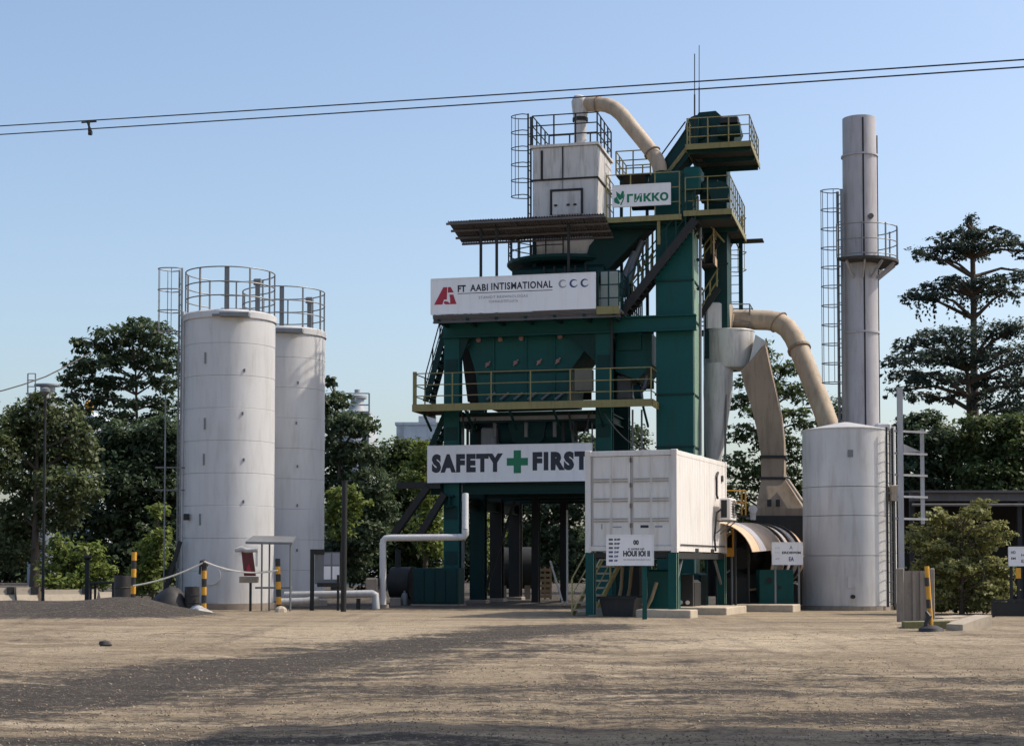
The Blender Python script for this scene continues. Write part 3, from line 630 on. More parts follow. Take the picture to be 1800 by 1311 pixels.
T.part('door_frame', join(box(U(968,wS), U(1026,wS), wS-.07, wS-.003, Z(342,wS), Z(338,wS)), box(U(968,wS), U(971,wS), wS-.07, wS-.003, Z(382,wS), Z(342,wS)), box(U(1023,wS), U(1026,wS), wS-.07, wS-.003, Z(382,wS), Z(342,wS))), DARKST, dr)
for px in (978, 1000, 1012): T.part('latch', cbox((U(px,wS), wS-.07, Z(366,wS)), (.1,.04,.06)), DARKST, dr)
zc = Z(448, wS)
T.part('cone_hopper', loft([[(uS0,wS,zSb),(uS1,wS,zSb),(uS1,wSb,zSb),(uS0,wSb,zSb)], [(uS0+.12,wS+.1,Z(450,wS)),(uS1-.02,wS+.1,Z(450,wS)),(uS1-.02,wSb-.2,Z(450,wS)),(uS0+.12,wSb-.2,Z(450,wS))], [(uS0+.6,wS+.8,Z(476,wS)),(uS1-.5,wS+.8,Z(476,wS)),(uS1-.5,wSb-.8,Z(476,wS)),(uS0+.6,wSb-.8,Z(476,wS))]]), WHITE)
for u in (uS0+.06, uS1-.06):
    for w in (wS+.08, wSb-.08): T.part('leg', cbox((u, w, (zP2+.08+zSb)/2), (.13,.13,zSb-zP2-.08)), DGREEN)
zr = zSt+.09; railing(T, [(uS0,wS,zr),(uS1,wS,zr),(uS1,wSb,zr),(uS0,wSb,zr)], Z(207,wS)-zr, DARKST, .75, rf, closed=True, r=.022)
lu = U(931, 1.2); ladder(T, (lu, 1.2, Z(400,1.2)), Z(205,1.2), (0,1,0), (-1,0,0), DARKST, .42, .3, Z(368,1.2), .56, cr=.34, bars=3)
T = Thing('vent_pipe', 'big beige bent dust pipe from filler silo roof to elevator hood', 'pipe', TF, TF.pt(1020,252,1.6))
vw = 1.6
T.part('riser', tube([TF.pt(1020,252,vw), TF.pt(1020,214,vw)], .215, 18), WHITE, None, True)
T.part('riser_flange', tube([TF.pt(1020,214,vw), TF.pt(1020,208,vw)], .27, 18), DARKST)
T.part('pipe_head', tube([TF.pt(1020,208,vw), TF.pt(1020,190,vw), TF.pt(1020,180,vw), TF.pt(1021,172,vw), TF.pt(1022,169,vw)], [.24,.29,.31,.25,.15], 14), WHITE, None, True)
arc = [(1026,184),(1050,183),(1066,185),(1080,191),(1093,202),(1104,216),(1118,233),(1132,250),(1146,268),(1154,280),(1159,292),(1161,306)]
T.part('bend', tube([TF.pt(x, y, vw-.9*i/11) for i, (x, y) in enumerate(arc)], .25, 18), BEIGE, None, True)
for k in (1, 8):
    x, y = arc[k]; x2, y2 = arc[k+1]; a = Vector(TF.pt(x, y, vw-.9*k/11)); b = Vector(TF.pt(x2, y2, vw-.9*(k+1)/11)); T.part('pipe_flange', tube([a, a.lerp(b, .12)], .3, 18), BROWN)

# ================================================================ bucket elevators
T = Thing('bucket_elevator', 'tall dark green bucket elevator shaft with two railed head platforms', 'elevator', TF, (U(1188,.2), 1, 0))
e0, e1 = U(1153,.2,600), U(1218,.2,600); ed = 1.5
zz = [0, Z(790,.2), Z(700,.2), Z(572,.2), Z(505,.2), Z(392,.2), Z(316,.2)]
for a, b in zip(zz[:-1], zz[1:]): T.part('shaft_section', box(e0, e1, .2, .2+ed, a+.006, b-.006), GREEN)
for z in zz[1:-1]: T.part('flange', join(box(e0-.04, e1+.04, .16, .198, z-.03, z+.03), box(e1+.002, e1+.04, .16, .2+ed, z-.03, z+.03)), DGREEN)
for a, b in zip(zz[:-1], zz[1:]): T.part('sunlit_side_sheet', box(e1+.001, e1+.012, .3, .2+ed-.03, a+.05, b-.05), LITGREEN)  # thin pale sheets paint sunlight onto the shaft's right side
T.part('shaft_edge_angle', box(e1+.002, e1+.05, .2, .26, .1, Z(395,.2)), LITGREEN)
f0, f1 = U(1238,2.6,450), U(1278,2.6,450)
zz2 = [Z(640,2.6), Z(480,2.6), Z(400,2.6), Z(330,2.6), Z(262,2.6)]
for a, b in zip(zz2[:-1], zz2[1:]): T.part('shaft_section', box(f0, f1, 2.6, 3.8, a+.006, b-.006), DGREEN)
for z in zz2[1:-1]: T.part('flange', box(f0-.04, f1+.04, 2.56, 2.598, z-.03, z+.03), DGREEN)
# head with chain drum, motor and hood
hw = 1.2
hd = T.part('head_casing', prism([TF.uz(1212,272,hw), TF.uz(1216,222,hw), TF.uz(1228,198,hw), TF.uz(1258,195,hw), TF.uz(1270,206,hw), TF.uz(1296,208,hw), TF.uz(1300,222,hw), TF.uz(1290,246,hw), TF.uz(1278,252,hw), TF.uz(1276,272,hw)], hw, hw+1.3), DGREEN)
T.part('head_drum', tube([TF.pt(1226,224,hw-.12), (TF.pt(1226,224,hw)[0], hw+1.4, TF.pt(1226,224,hw)[2])], .42, 18), DGREEN, hd, True)
T.part('drive_motor', tube([TF.pt(1262,232,hw-.2), TF.pt(1302,228,hw-.2)], .24, 14), DGREEN, hd, True)
T.part('motor_guard', chbox(U(1270,hw-.3), U(1302,hw-.3), hw-.5, hw-.02, Z(246,hw), Z(236,hw), .03), DARKST, hd)
for px, y0, y1, r, w in ((1221,310,95,.028,.9), (1229,300,80,.022,1.3)):
    T.part('lightning_rod', join(rod(TF.pt(px,y0,w), TF.pt(px,(y0+2*y1)/3,w), r), rod(TF.pt(px,(y0+2*y1)/3,w), TF.pt(px,y1,w), r*.6)), DARKST, None, True)
# inclined casing from head to hood
T.part('inclined_chute', prism([TF.uz(1214,212,.9), TF.uz(1228,204,.9), TF.uz(1226,258,.9), TF.uz(1172,322,.9), TF.uz(1150,318,.9), TF.uz(1168,282,.9)], .9, 1.9), DGREEN)
T.part('chute_stringer', bar(TF.pt(1206,262,.86), TF.pt(1163,318,.86), .05, .12), OLIVE)
T.part('chute_rail', rod(TF.pt(1205,214,.86), TF.pt(1160,276,.86), .025), DARKST, None, True); T.part('chute_rail', rod(TF.pt(1210,222,.86), TF.pt(1166,284,.86), .02), DARKST, None, True)
T.part('dust_hood', prism([TF.uz(1146,304,.5), TF.uz(1172,300,.5), TF.uz(1196,312,.5), TF.uz(1204,324,.5), TF.uz(1204,345,.5), TF.uz(1130,345,.5)], .5, 1.5), DGREEN)
def deck(T, px0, px1, w0, w1, py, railpy, rmat, gap, name='platform', sides='flr', pyx=None):
    u0 = U(px0, w0, py); u1 = U(px1, w0, py); z = TF.uz((px0+px1)/2, py, w0)[1]; h = TF.uz((px0+px1)/2, railpy, w0)[1]-z
    p = T.part(name, box(u0, u1, w0, w1, z-.05, z+.02), GRATE)
    T.part('fascia', box(u0, u1, w0-.03, w0-.002, z-.12, z+.06), OLIVE, p)
    T.part('fascia', box(u1+.002, u1+.03, w0-.03, w1, z-.12, z+.06), OLIVE, p); T.part('fascia', box(u0-.03, u0-.002, w0-.03, w1, z-.12, z+.06), OLIVE, p)
    for k in range(3): w = w0+.3+k*(w1-w0-.6)/2; T.part('joist', box(u0+.02, u1-.02, w-.05, w+.05, z-.2, z-.052), DGREEN, p)
    pts = [(u0+.03,w1-.03,z), (u0+.03,w0+.03,z), (u1-.03,w0+.03,z), (u1-.03,w1-.03,z)]
    if sides == 'fr': pts = pts[1:]
    if sides == 'fl': pts = pts[:3]
    railing(T, pts, h, rmat, gap, p, r=.017); return p, u0, u1, z
deck(T, 1206, 1319, -.2, 3.1, 254, 205, OLIVE, .68)
p, m0, m1, mz = deck(T, 1203, 1285, -.3, 4.6, 372, 310, OLIVE, .62, sides='fr')
T.part('platform_wing', box(m1-.3, m1+.6, 4.6, 5.2, mz-.05, mz), GRATE, p)
T.part('drive_gearbox', chbox(U(1206,.2), U(1236,.2), -.1, .9, Z(352,.2), Z(314,.2), .06), GREEN)
T.part('drive_motor', tube([TF.pt(1236,330,.3), TF.pt(1262,328,.3)], .22, 14), DGREEN, None, True)
T.part('sprocket_guard', tube([TF.pt(1264,336,.1), (TF.pt(1264,336,.1)[0], .35, TF.pt(1264,336,.1)[2])], .34, 18), DGREEN, None, True)
T.part('belt_cover', chbox(U(1232,.5), U(1282,.5), .5, 1.2, Z(368,.5), Z(346,.5), .05), DGREEN)
# sign platform between elevator and filler silo
deck(T, 1064, 1196, -.4, 1.0, 383, 305, OLIVE, .72)
T.part('transfer_screw', tube([TF.pt(1112,352,.5), TF.pt(1178,350,.5)], .36, 16), DGREEN, None, True)
bu0 = U(1086,2.6,300); bu1 = U(1146,2.6,300); bz = Z(322,2.6)
rp = T.part('rear_platform', box(bu0, bu1, 2.2, 4.4, bz-.05, bz), GRATE); railing(T, [(bu1,2.25,bz),(bu0,2.25,bz),(bu0,4.35,bz),(bu1,4.35,bz)], Z(282,2.6)-bz, OLIVE, .8, rp, levels=(1,.6,.25))
T.part('rear_post', box(bu0+.1, bu0+.2, 2.4, 2.5, zP2, bz-.05), DGREEN); T.part('rear_post', box(bu1-.2, bu1-.1, 2.4, 2.5, zP2, bz-.05), DGREEN)
# caged ladder and intermediate landing on the right
wl_ = 4.9; lu0 = U(1294, wl_, 480)
ladder(T, (lu0, wl_, Z(582,wl_)), Z(400,wl_), (1,0,0), (0,1,0), OLIVE, .40, .31, Z(508,wl_), .62, cr=.36, bars=3, sr=.045)
for px in (1276, 1304): u = U(px, wl_-.3); T.part('support_post', box(u-.07, u+.07, wl_-.34, wl_-.22, Z(640,wl_), mz-.06), OLIVE if px == 1276 else DGREEN)
lz = Z(478, 1.9); la = U(1232,1.9); 
T.part('landing', box(la, la+.5, 1.9, 3.2, lz-.04, lz), GRATE); T.part('toe_board', box(la+.5, la+.52, 1.9, 3.2, lz-.05, lz+.25), TAN)  # toe board and rail below: olive with sunlight put into the colour
railing(T, [(la+.47,1.95,lz),(la+.47,3.15,lz)], Z(418,1.9)-lz, TAN, .5)
T.part('landing_brace', bar((la+.3,1.9,Z(410,1.9)), (la+.8,2.2,Z(440,1.9)), .05, .05), OLIVE)
for (a, b) in (((1232,540),(1262,492)), ((1232,520),(1262,472)), ((1234,452),(1262,412)), ((1234,436),(1260,402))): T.part('flight_handrail', rod(TF.pt(*a, 2.3), TF.pt(*b, 2.3), .03), OLIVE, None, True)
T.part('flight_stringer', bar(TF.pt(1230,556,2.3), TF.pt(1264,506,2.3), .06, .2), DARKST); T.part('flight_stringer', bar(TF.pt(1232,470,2.35), TF.pt(1262,424,2.35), .06, .2), DARKST)
for px, y0, y1 in ((1236,548,514), (1248,530,494), (1260,512,474), (1238,462,430), (1250,446,414)): T.part('flight_post', bar(TF.pt(px,y0,2.3), TF.pt(px,y1,2.3), .05, .05), OLIVE)
for py in (300, 430, 470, 520): T.part('shaft_clip', cbox((U(1231,.6), .72, Z(py,.6)), (.2,.26,.06)), DARKST)
for (p, q) in (((1282,402),(1300,440)), ((1300,402),(1282,440))): T.part('cross_brace', rod(TF.pt(*p, wl_-.4), TF.pt(*q, wl_-.4), .025), OLIVE, None, True)
T.part('riser_pipe', rod(TF.pt(1231,800,.6), TF.pt(1231,400,.6), .05, 8), GREYST, None, True)
T.part('boot_casing', chbox(e0-.2, e1+.25, .0, .2+ed+.2, 0, 1.1, .06), DGREEN)

# ================================================================ signs on the tower
def board(name, label, px0, px1, pyT, pyB, w, mat=SIGNW, fr=TF, th=.05, edge=True):
    pm = (px0+px1)/2; a = fr.uz(px0, (pyT+pyB)/2, w)[0]; b = fr.uz(px1, (pyT+pyB)/2, w)[0]; zt = fr.uz(pm, pyT, w)[1]; zb = fr.uz(pm, pyB, w)[1]
    T = Thing(name, label, 'sign', fr, ((a+b)/2, w, zb)); T.part('panel', box(a, b, w, w+th, zb, zt), mat); T.r = (a, b, zb, zt); T.w = w
    if edge: T.part('frame', join(box(a-.015, b+.015, w-.012, w+th+.01, zt+.001, zt+.025), box(a-.015, b+.015, w-.012, w+th+.01, zb-.025, zb-.001), box(a-.02, a-.001, w-.012, w+th+.01, zb, zt), box(b+.001, b+.02, w-.012, w+th+.01, zb, zt)), mat)
    return T
def rel(T, x0, x1, y0, y1):                    # fractions of the board, y measured from its top
    a, b, zb, zt = T.r; return a+(b-a)*x0, a+(b-a)*x1, zt-(zt-zb)*y1, zt-(zt-zb)*y0
T = board('sign_board', 'long white company sign with red letter emblem and navy name', 758, 1046, 485.5, 546.5, -1.28)
for (q, mt, nm) in (([(.018,.74),(.075,.24),(.100,.24),(.098,.60),(.080,.60),(.070,.74)], INKR, 'emblem'), ([(.104,.24),(.122,.24),(.140,.40),(.104,.40)], INKR, 'emblem'), ([(.114,.46),(.138,.46),(.158,.74),(.090,.74),(.078,.70),(.084,.64),(.104,.66),(.118,.72),(.118,.60)], INKR, 'emblem')):
    a, b, zb, zt = T.r; T.part(nm, ([(a+(b-a)*x, T.w-.004, zt-(zt-zb)*y) for x, y in q], [tuple(range(len(q)))]), mt)
for s, x0, x1, y0, y1, mt, bo in (('FT', .165, .215, .20, .40, INK, .045), ('AABI', .242, .352, .19, .39, INK, .03), ('INTISMATIONAL', .372, .745, .17, .38, INK, .03), ('STANIDT RRIIWNOLOGAS', .295, .595, .54, .62, INKG, .01), ('TORWAUDTETLUATA', .355, .535, .67, .75, INKG, .01)):
    u0, u1, z0, z1 = rel(T, x0, x1, y0, y1); text_at(T, s, u0, u1, z0, z1, T.w-.004, mt, bo, space=1.12)
u0, u1, z0, z1 = rel(T, .165, .745, .435, .452); T.part('underline', box(u0, u1, T.w-.006, T.w-.001, z0, z1), INK)
for cx in (.806, .872, .938):
    u0, u1, z0, z1 = rel(T, cx-.024, cx+.024, .16, .40); cu, cz, ru = (u0+u1)/2, (z0+z1)/2, (z1-z0)/2*1.0; vs = []; fs = []
    for i in range(25):
        a = R(35+305*i/24); k = .2*math.sin(math.pi*i/24)+.05; vs += [(cu+ru*math.cos(a), T.w-.004, cz+ru*math.sin(a)), (cu+ru*(1-2*k)*math.cos(a), T.w-.004, cz+ru*(1-2*k)*math.sin(a))]
        if i: fs.append((2*i-2, 2*i, 2*i+1, 2*i-1))
    T.part('crescent_mark', (vs, fs), INKB if cx > .85 else INKG)
T = board('sign_board', 'white SAFETY FIRST banner with green cross below the walkway', 752, 1040, 782, 845.5, -.32)
for s, x0, x1, y0, y1 in (('SAFETY', .025, .465, .22, .745), ('FIRST', .645, .98, .20, .72)):
    u0, u1, z0, z1 = rel(T, x0, x1, y0, y1); text_at(T, s, u0, u1, z0, z1, T.w-.004, INK, .07, space=1.22)
u0, u1, z0, z1 = rel(T, .49, .615, .15, .78); cu, cz, h = (u0+u1)/2, (z0+z1)/2, (z1-z0)/2
T.part('green_cross', join(box(cu-h*.33, cu+h*.33, T.w-.006, T.w-.001, cz-h, cz+h), box(cu-h*.95, cu-h*.331, T.w-.006, T.w-.001, cz-h*.33, cz+h*.33), box(cu+h*.331, cu+h*.95, T.w-.006, T.w-.001, cz-h*.33, cz+h*.33)), INKGR)
T = board('sign_board', 'small white sign with green leaf emblem and letters on elevator railing', 1077, 1178, 325, 361, -.46)
u0, u1, z0, z1 = rel(T, .25, .97, .42, .84); text_at(T, 'ГИККО', u0, u1, z0, z1, T.w-.004, INKGR, .055, space=1.15)
a, b, zb, zt = T.r
for q in ([(.02,.62),(.07,.52),(.13,.84),(.10,.90),(.03,.80)], [(.07,.50),(.06,.26),(.14,.44),(.16,.66),(.12,.70)], [(.14,.42),(.17,.24),(.20,.30),(.18,.62),(.155,.62)], [(.13,.92),(.17,.70),(.20,.40),(.21,.44),(.19,.72),(.15,.95)]):
    T.part('leaf_emblem', ([(a+(b-a)*x, T.w-.004, zt-(zt-zb)*y) for x, y in q], [tuple(range(len(q)))]), INKGR)

# ================================================================ white storage silos
def storage_silo(label, D, pxc, rpx, pytop, cage, ladder_on):
    k = D/FPX; r = rpx*k; c = (gx(pxc, D), D, 0); H = at(pxc, pytop, D-r)[2]
    T = Thing('storage_silo', label, 'silo', W, c, 'white storage silos')
    T.part('foundation', lathe(c, [(r+.12,0),(r+.12,.18),(r-.2,.18)], 40), CONCD, None, True)
    n = 9; h = (H-.18)/n
    for i in range(n):
        z0 = .18+i*h; rr = r+.002*((i*7)%3)
        T.part('shell_course', lathe(c, [(rr-.05,z0+.002),(rr-.007,z0+.002),(rr,z0+.009),(rr,z0+h-.009),(rr-.007,z0+h-.002),(rr-.05,z0+h-.002)], 64), SILO, None, True, 30)
    rf = T.part('roof', lathe(c, [(r+.03,H-.22),(r+.05,H-.2),(r+.05,H-.02),(r-.02,H+.03),(r*.75,H+.10),(r*.4,H+.15),(.01,H+.17)], 48), SILO, None, True)
    T.part('lamp_shelf', join(box(c[0]-.05, c[0]+.85, c[1]-r-.28, c[1]-r*.93, H-.22, H-.10), box(c[0]-.3, c[0]-.06, c[1]-r-.12, c[1]-r*.94, H-.2, H-.13)), GREYST, rf)
    for a, zz in ((-62, .80), (-64, .655), (-62, .5), (-62, .36), (-62, .2), (-118, .3), (-112, .62), (-113, .5), (-112, .84)):
        x, y = c[0]+(r+.01)*math.cos(R(a)), c[1]+(r+.01)*math.sin(R(a)); L_ = .09 if a > -100 else .35
        T.part('lug', cbox((x, y, H*zz), (.05,.05,L_)), GREYST)
    hz = H+.02; hr = 1.34
    for l in (1, .66, .34):
        T.part('rail', ring((c[0],c[1],hz+hr*l), r*.985, .02, 48, 128, 128+344), GREYST, rf, True)
    T.rep('railing_post', cbox((0,0,hr/2), (.045,.045,hr)), GREYST, [(c[0]+r*.985*math.cos(R(a)), c[1]+r*.985*math.sin(R(a)), hz, R(a)) for a in (128, 92, 52, 15, -20, -55, -122, 172, -165)], rf)
    T.part('flat_post', cbox((c[0]+.12, c[1]-r*.95, hz+hr/2), (.15,.03,hr)), GREYST, rf)
    T.part('level_sensor', join(box(c[0]+r*.62, c[0]+r*.72, c[1]-.6, c[1]-.5, hz, hz+.9), chbox(c[0]+r*.58, c[0]+r*.76, c[1]-.64, c[1]-.46, hz+.9, hz+1.1, .03)), GREYST, rf)
    if ladder_on:
        a = R(202); lx, ly = c[0]+(r+.16)*math.cos(a), c[1]+(r+.16)*math.sin(a); ou = (math.cos(a), math.sin(a), 0); ac = (-math.sin(a), math.cos(a), 0)
        ladder(T, (lx, ly, .1), H+1.42, ac, ou, GREYST, .42, .33, cage, .66, cr=.37, bars=4)
        x = c[0]-r*.985; T.part('conduit', rod((x, c[1]-r*.28, .1), (x, c[1]-r*.28, H+.1), .05, 8), SILO, None, True)
        T.part('bracing_pole', rod((lx-.42, ly-.1, .1), (lx-.42, ly-.1, H*.72), .025), GREYST, None, True)
        for z in (3.7, 4.4): T.part('stand_off', rod((lx-.72, ly-.1, z), (c[0]-r*.9, ly, z), .025), GREYST, None, True)
        T.part('diagonal_brace', bar((lx-.5, ly-.3, .05), (lx+.12, ly-.3, 2.1), .12, .12), DARKST)
        T.part('junction_box', chbox(c[0]-r*.86, c[0]-r*.74, c[1]-r*.7-.1, c[1]-r*.68, 2.75, 2.95, .02), DARKST)
    T.part('manhole', tube([(c[0]-r*.2, c[1]-r*1.03, 1.05), (c[0]-r*.2, c[1]-r*.9, 1.05)], .3, 20), SILO)
    return T, c, r, H
storage_silo('white cylindrical storage silo with caged ladder on its left, nearer one', 52, 401.5, 79, 545, 8.0, True)
storage_silo('white cylindrical storage silo half hidden behind the nearer one', 56, 496, 73, 574, 8.2, False)

# ================================================================ right-hand tank and stack
D = 51; c = (gx(1488, D), D, 0); r = 75*D/FPX; H = at(1488, 752, D-r)[2]
T = Thing('clad_tank', 'grey aluminium clad vertical tank with shallow cone lid by the stack', 'tank', W, c)
T.part('plinth', lathe(c, [(r+.1,0),(r+.1,.12),(r-.1,.12)], 40), CONCD)
zs = [.12, .34*H, .51*H, .675*H, H]; zs = [.12, .30*H, .52*H, .68*H, H]
for i in range(4): T.part('cladding_course', lathe(c, [(r-.04,zs[i]+.003),(r,zs[i]+.01),(r,zs[i+1]-.012),(r-.015,zs[i+1]-.003),(r-.04,zs[i+1]-.003)], 64), ALU, None, True, 30)
T.part('lid', lathe(c, [(r-.01,H-.02),(r+.03,H),(r+.03,H+.03),(.12,H+.28),(.01,H+.28)], 48), ALU, None, True, 25)
T.part('name_plate', cbox((c[0]-.12, c[1]-r-.005, H*.86), (.16,.02,.22)), GREYST)
T.part('patch_plate', cbox((c[0]-.1, c[1]-r-.003, .85), (.28,.02,.34)), ALU)
T.part('drain_valve', tube([(c[0]-.1, c[1]-r-.18, .42), (c[0]-.1, c[1]-r+.02, .42)], .06, 10), DARKST)
a = R(-38); lx, ly = c[0]+(r+.15)*math.cos(a), c[1]+(r+.15)*math.sin(a)
ladder(T, (lx, ly, .1), H+.05, (-math.sin(a), math.cos(a), 0), (math.cos(a), math.sin(a), 0), DARKST, .4, .3)
a = R(-15); T.part('side_pipe', rod((c[0]+(r+.1)*math.cos(a), c[1]+(r+.1)*math.sin(a), .2), (c[0]+(r+.1)*math.cos(a), c[1]+(r+.1)*math.sin(a), H+.12), .1, 12), ALU, None, True)
T.part('breather', chbox(c[0]+r*.62, c[0]+r*.95, c[1]-.75, c[1]-.3, H+.03, H+.2, .04), ALU)
D = 54.5; c = (gx(1517.5, D), D, 0); r = 30*D/FPX; Ht = at(1517, 209, D)[2]; z_ = lambda py: at(1517, py, D)[2]
T = Thing('exhaust_stack', 'tall grey exhaust stack with ladder cage and ring platform', 'chimney', W, c)
T.part('base_drum', lathe(c, [(r+.5,0),(r+.5,2.6),(r+.02,3.4)], 36), DARKST, None, True)
sec = [2.9, z_(586), z_(466), z_(276), Ht]
for i in range(4): T.part('stack_section', lathe(c, [(r-.03,sec[i]+.005),(r-.01*(i==3),sec[i]+.006),(r-.01*(i==3),sec[i+1]-.006),(r-.05,sec[i+1]-.002)], 48), STACK, None, True, 30)
T.part('inner_liner', lathe(c, [(r-.06,Ht-1.5),(r-.06,Ht-.002)], 36), DARKST)
for i in (1, 3): T.part('flange_ring', lathe(c, [(r,sec[i]-.03),(r+.045,sec[i]-.03),(r+.045,sec[i]+.03),(r,sec[i]+.03)], 48), STACK)
T.part('seam_strip', box(c[0]-.025, c[0]+.025, c[1]-r-.012, c[1]-r+.03, 3, Ht-.1), DARKST)
T.part('cable', rod((c[0]+r*.99, c[1]-.12, 3), (c[0]+r*.99, c[1]-.12, Ht-.6), .025), DARKST, None, True)
for py in (386,): T.part('sample_port', tube([(c[0]+.24, c[1]-r*.9-.08, z_(py)), (c[0]+.24, c[1]-r*.8, z_(py))], .09, 12), ROOF)
zp = z_(463); pr = r+.68
pl = T.part('ring_platform', lathe(c, [(r+.01,zp-.05),(pr,zp-.05),(pr,zp+.04),(r+.01,zp+.04)], 36, -140, 60), GRATE)
for a in (-125, -95, -65, -30, 5, 40): T.part('bracket', bar((c[0]+r*math.cos(R(a)), c[1]+r*math.sin(R(a)), zp-.55), (c[0]+pr*.93*math.cos(R(a)), c[1]+pr*.93*math.sin(R(a)), zp-.07), .05, .1), STACK, pl)
for l in (1, .55, .12): T.part('rail', ring((c[0],c[1],zp+1.12*l), pr-.03, .018, 40, -140, 60), GREYST, pl, True)
T.rep('railing_post', cbox((0,0,.56), (.04,.04,1.12)), GREYST, [(c[0]+(pr-.03)*math.cos(R(a)), c[1]+(pr-.03)*math.sin(R(a)), zp+.04, R(a)) for a in (-140,-100,-60,-25,-5,25,60)], pl)
a = R(188); lx, ly = c[0]+(r+.14)*math.cos(a), c[1]+(r+.14)*math.sin(a)
ladder(T, (lx, ly, 4.2), z_(336), (-math.sin(a), math.cos(a), 0), (math.cos(a), math.sin(a), 0), GREYST, .40, .3, z_(700), .64, cr=.34, bars=4, sr=.04)

# ================================================================ cyclone, ducts, dryer
CF = Frame(7.6, 57, -13.6)
D = 57.0
def P(px, py, d): return at(px, py, d)
T = Thing('cyclone_separator', 'streaky white cyclone separator with tapering leg beside the green elevator', 'cyclone', W, (gx(1280,57), 57, 0))
cc = P(1281, 610, 57); r = 44.5*57/FPX; zt = P(1281,576,57-r).z; zb = P(1281,642,57-r).z
T.part('drum', lathe((cc.x,cc.y,0), [(.02,zt+.02),(r,zt),(r+.02,zt-.04),(r,zt-.06),(r,zb+.03),(r-.04,zb-.04),(.3,zb-.1)], 40), WHITE, None, True, 35)
rings = []
for px, py, rp in ((1263,640,26), (1262,690,25.5), (1258,760,19), (1253,830,11)):
    q = P(px, py, 57-.3); rr = rp*57/FPX; rings.append([(q.x+rr*math.cos(2*math.pi*k/24), q.y+rr*math.sin(2*math.pi*k/24), q.z) for k in range(24)])
T.part('cone_leg', loft(rings), WHITE, None, True)
q0 = P(1253, 830, 56.7); T.part('discharge_pipe', rod(q0, (q0.x, q0.y, .3), .2, 12), DARKST, None, True)
T.part('inlet_box', chbox(P(1238,560,57).x, P(1266,560,57).x, 56.4, 57.3, zt+.02, P(1238,536,57).z, .05), WHITE)
T.part('fan_scroll', tube([P(1262,556,57.4), P(1284,556,57.2)], .42, 20), BEIGE, None, True)
top = T.part('service_deck', box(P(1228,570,58).x, P(1318,570,58).x, 57.4, 58.6, zt+.04, zt+.1), GRATE)
x0, x1 = P(1228,570,57.45).x, P(1318,570,57.45).x
railing(T, [(x0,57.45,zt+.1),(x1,57.45,zt+.1),(x1+.25,58.5,zt+.1),(x0,58.5,zt+.1)], .92, GREYST, .85, top)
for s in (-1,): T.part('support_leg', rod((cc.x+s*.75, 57.5, 0), (cc.x+s*.75, 57.5, zb), .07, 8), GREEN, None, True)
T.part('tail_pipe', rod(P(1276,640,56.3), P(1274,880,56.3), .04), GREYST, None, True)
T = Thing('exhaust_duct', 'round beige elbowed duct from the cyclone to the stack base', 'duct', W, (gx(1462,55.2), 55.2, 0))
path = [(1272,562,58),(1310,562,57.8),(1350,563,57.6),(1368,566,57.5),(1384,577,57.3),(1396,594,57),(1404,612,56.8),(1424,662,56.2),(1446,718,55.6),(1462,762,55.2),(1480,806,54.9)]
ra = [17.5*p[2]/FPX for p in path]
T.part('pipe_run', tube([P(*p) for p in path[:4]], ra[0], 22), BEIGE, None, True); T.part('elbow', tube([P(*p) for p in path[3:7]], ra[0]*.99, 22), BEIGE, None, True); T.part('pipe_run', tube([P(*p) for p in path[6:]], ra[0], 22), BEIGE, None, True)
for i in (3, 6): a = P(*path[i]); b = P(*path[i+1]); T.part('pipe_flange', tube([a, a.lerp(b, .08)], ra[0]+.06, 22), BROWN)
T.part('duct_support', rod((P(1480,806,54.9).x, 54.9, 0), P(1480,806,54.9), .09, 8), DARKST, None, True)
# rectangular down duct
T = Thing('dryer_duct', 'rusty brown rectangular duct curving down to a flared hopper above the dryer', 'duct', W, (gx(1365,56), 56, 0))
def rsec(pxa, pxb, py, d, dep, pyb=None):
    a = P(pxa, py, d); b = P(pxb, pyb or py, d); return [(a.x,a.y,a.z), (b.x,b.y,b.z), (b.x+.24*dep,b.y+dep,b.z), (a.x+.24*dep,a.y+dep,a.z)]
secs = [rsec(1302,1345,652,55.6,.9,606), rsec(1312,1352,690,55.6,.95,640), rsec(1322,1362,720,55.6,1,682), rsec(1330,1372,755,55.6,1,730), rsec(1335,1377,785,55.6,1,775), rsec(1338,1378,803,55.6,1)]
bd = T.part('curved_duct', loft(secs), BROWN)
T.part('transition', loft([rsec(1316,1328,640,55.9,.8,588), rsec(1306,1347,650,55.7,.85,600)]), WHITE)
T.part('flange', loft([rsec(1335,1381,800,55.55,1.1), rsec(1335,1381,805,55.55,1.1)]), DARKST)
T.part('straight_duct', loft([rsec(1338,1378,805,55.6,1), rsec(1338,1378,838,55.6,1)]), BROWN)
T.part('flange', loft([rsec(1335,1381,838,55.55,1.1), rsec(1335,1381,842,55.55,1.1)]), DARKST)
T.part('flared_hopper', loft([rsec(1338,1380,842,55.6,1), rsec(1329,1412,893,55.2,1.8), rsec(1329,1412,906,55.2,1.8)]), BROWN)
T.part('hopper_box', loft([rsec(1326,1414,906,55.1,2), rsec(1326,1414,960,55.1,2)]), DARKST)
for px in (1352, 1367): q = P(px, 884, 55.15); T.part('stencil_mark', cbox((q.x, q.y-.03, q.z), (.14,.01,.24)), DARKST)
T.part('gusset', bar(P(1384,842,55.4), P(1410,880,55.1), .16, .06), BEIGE)
for x in (1332, 1408): q = P(x, 960, 55.6); T.part('leg', rod((q.x, 55.6, 0), q, .08, 8), DARKST, None, True)
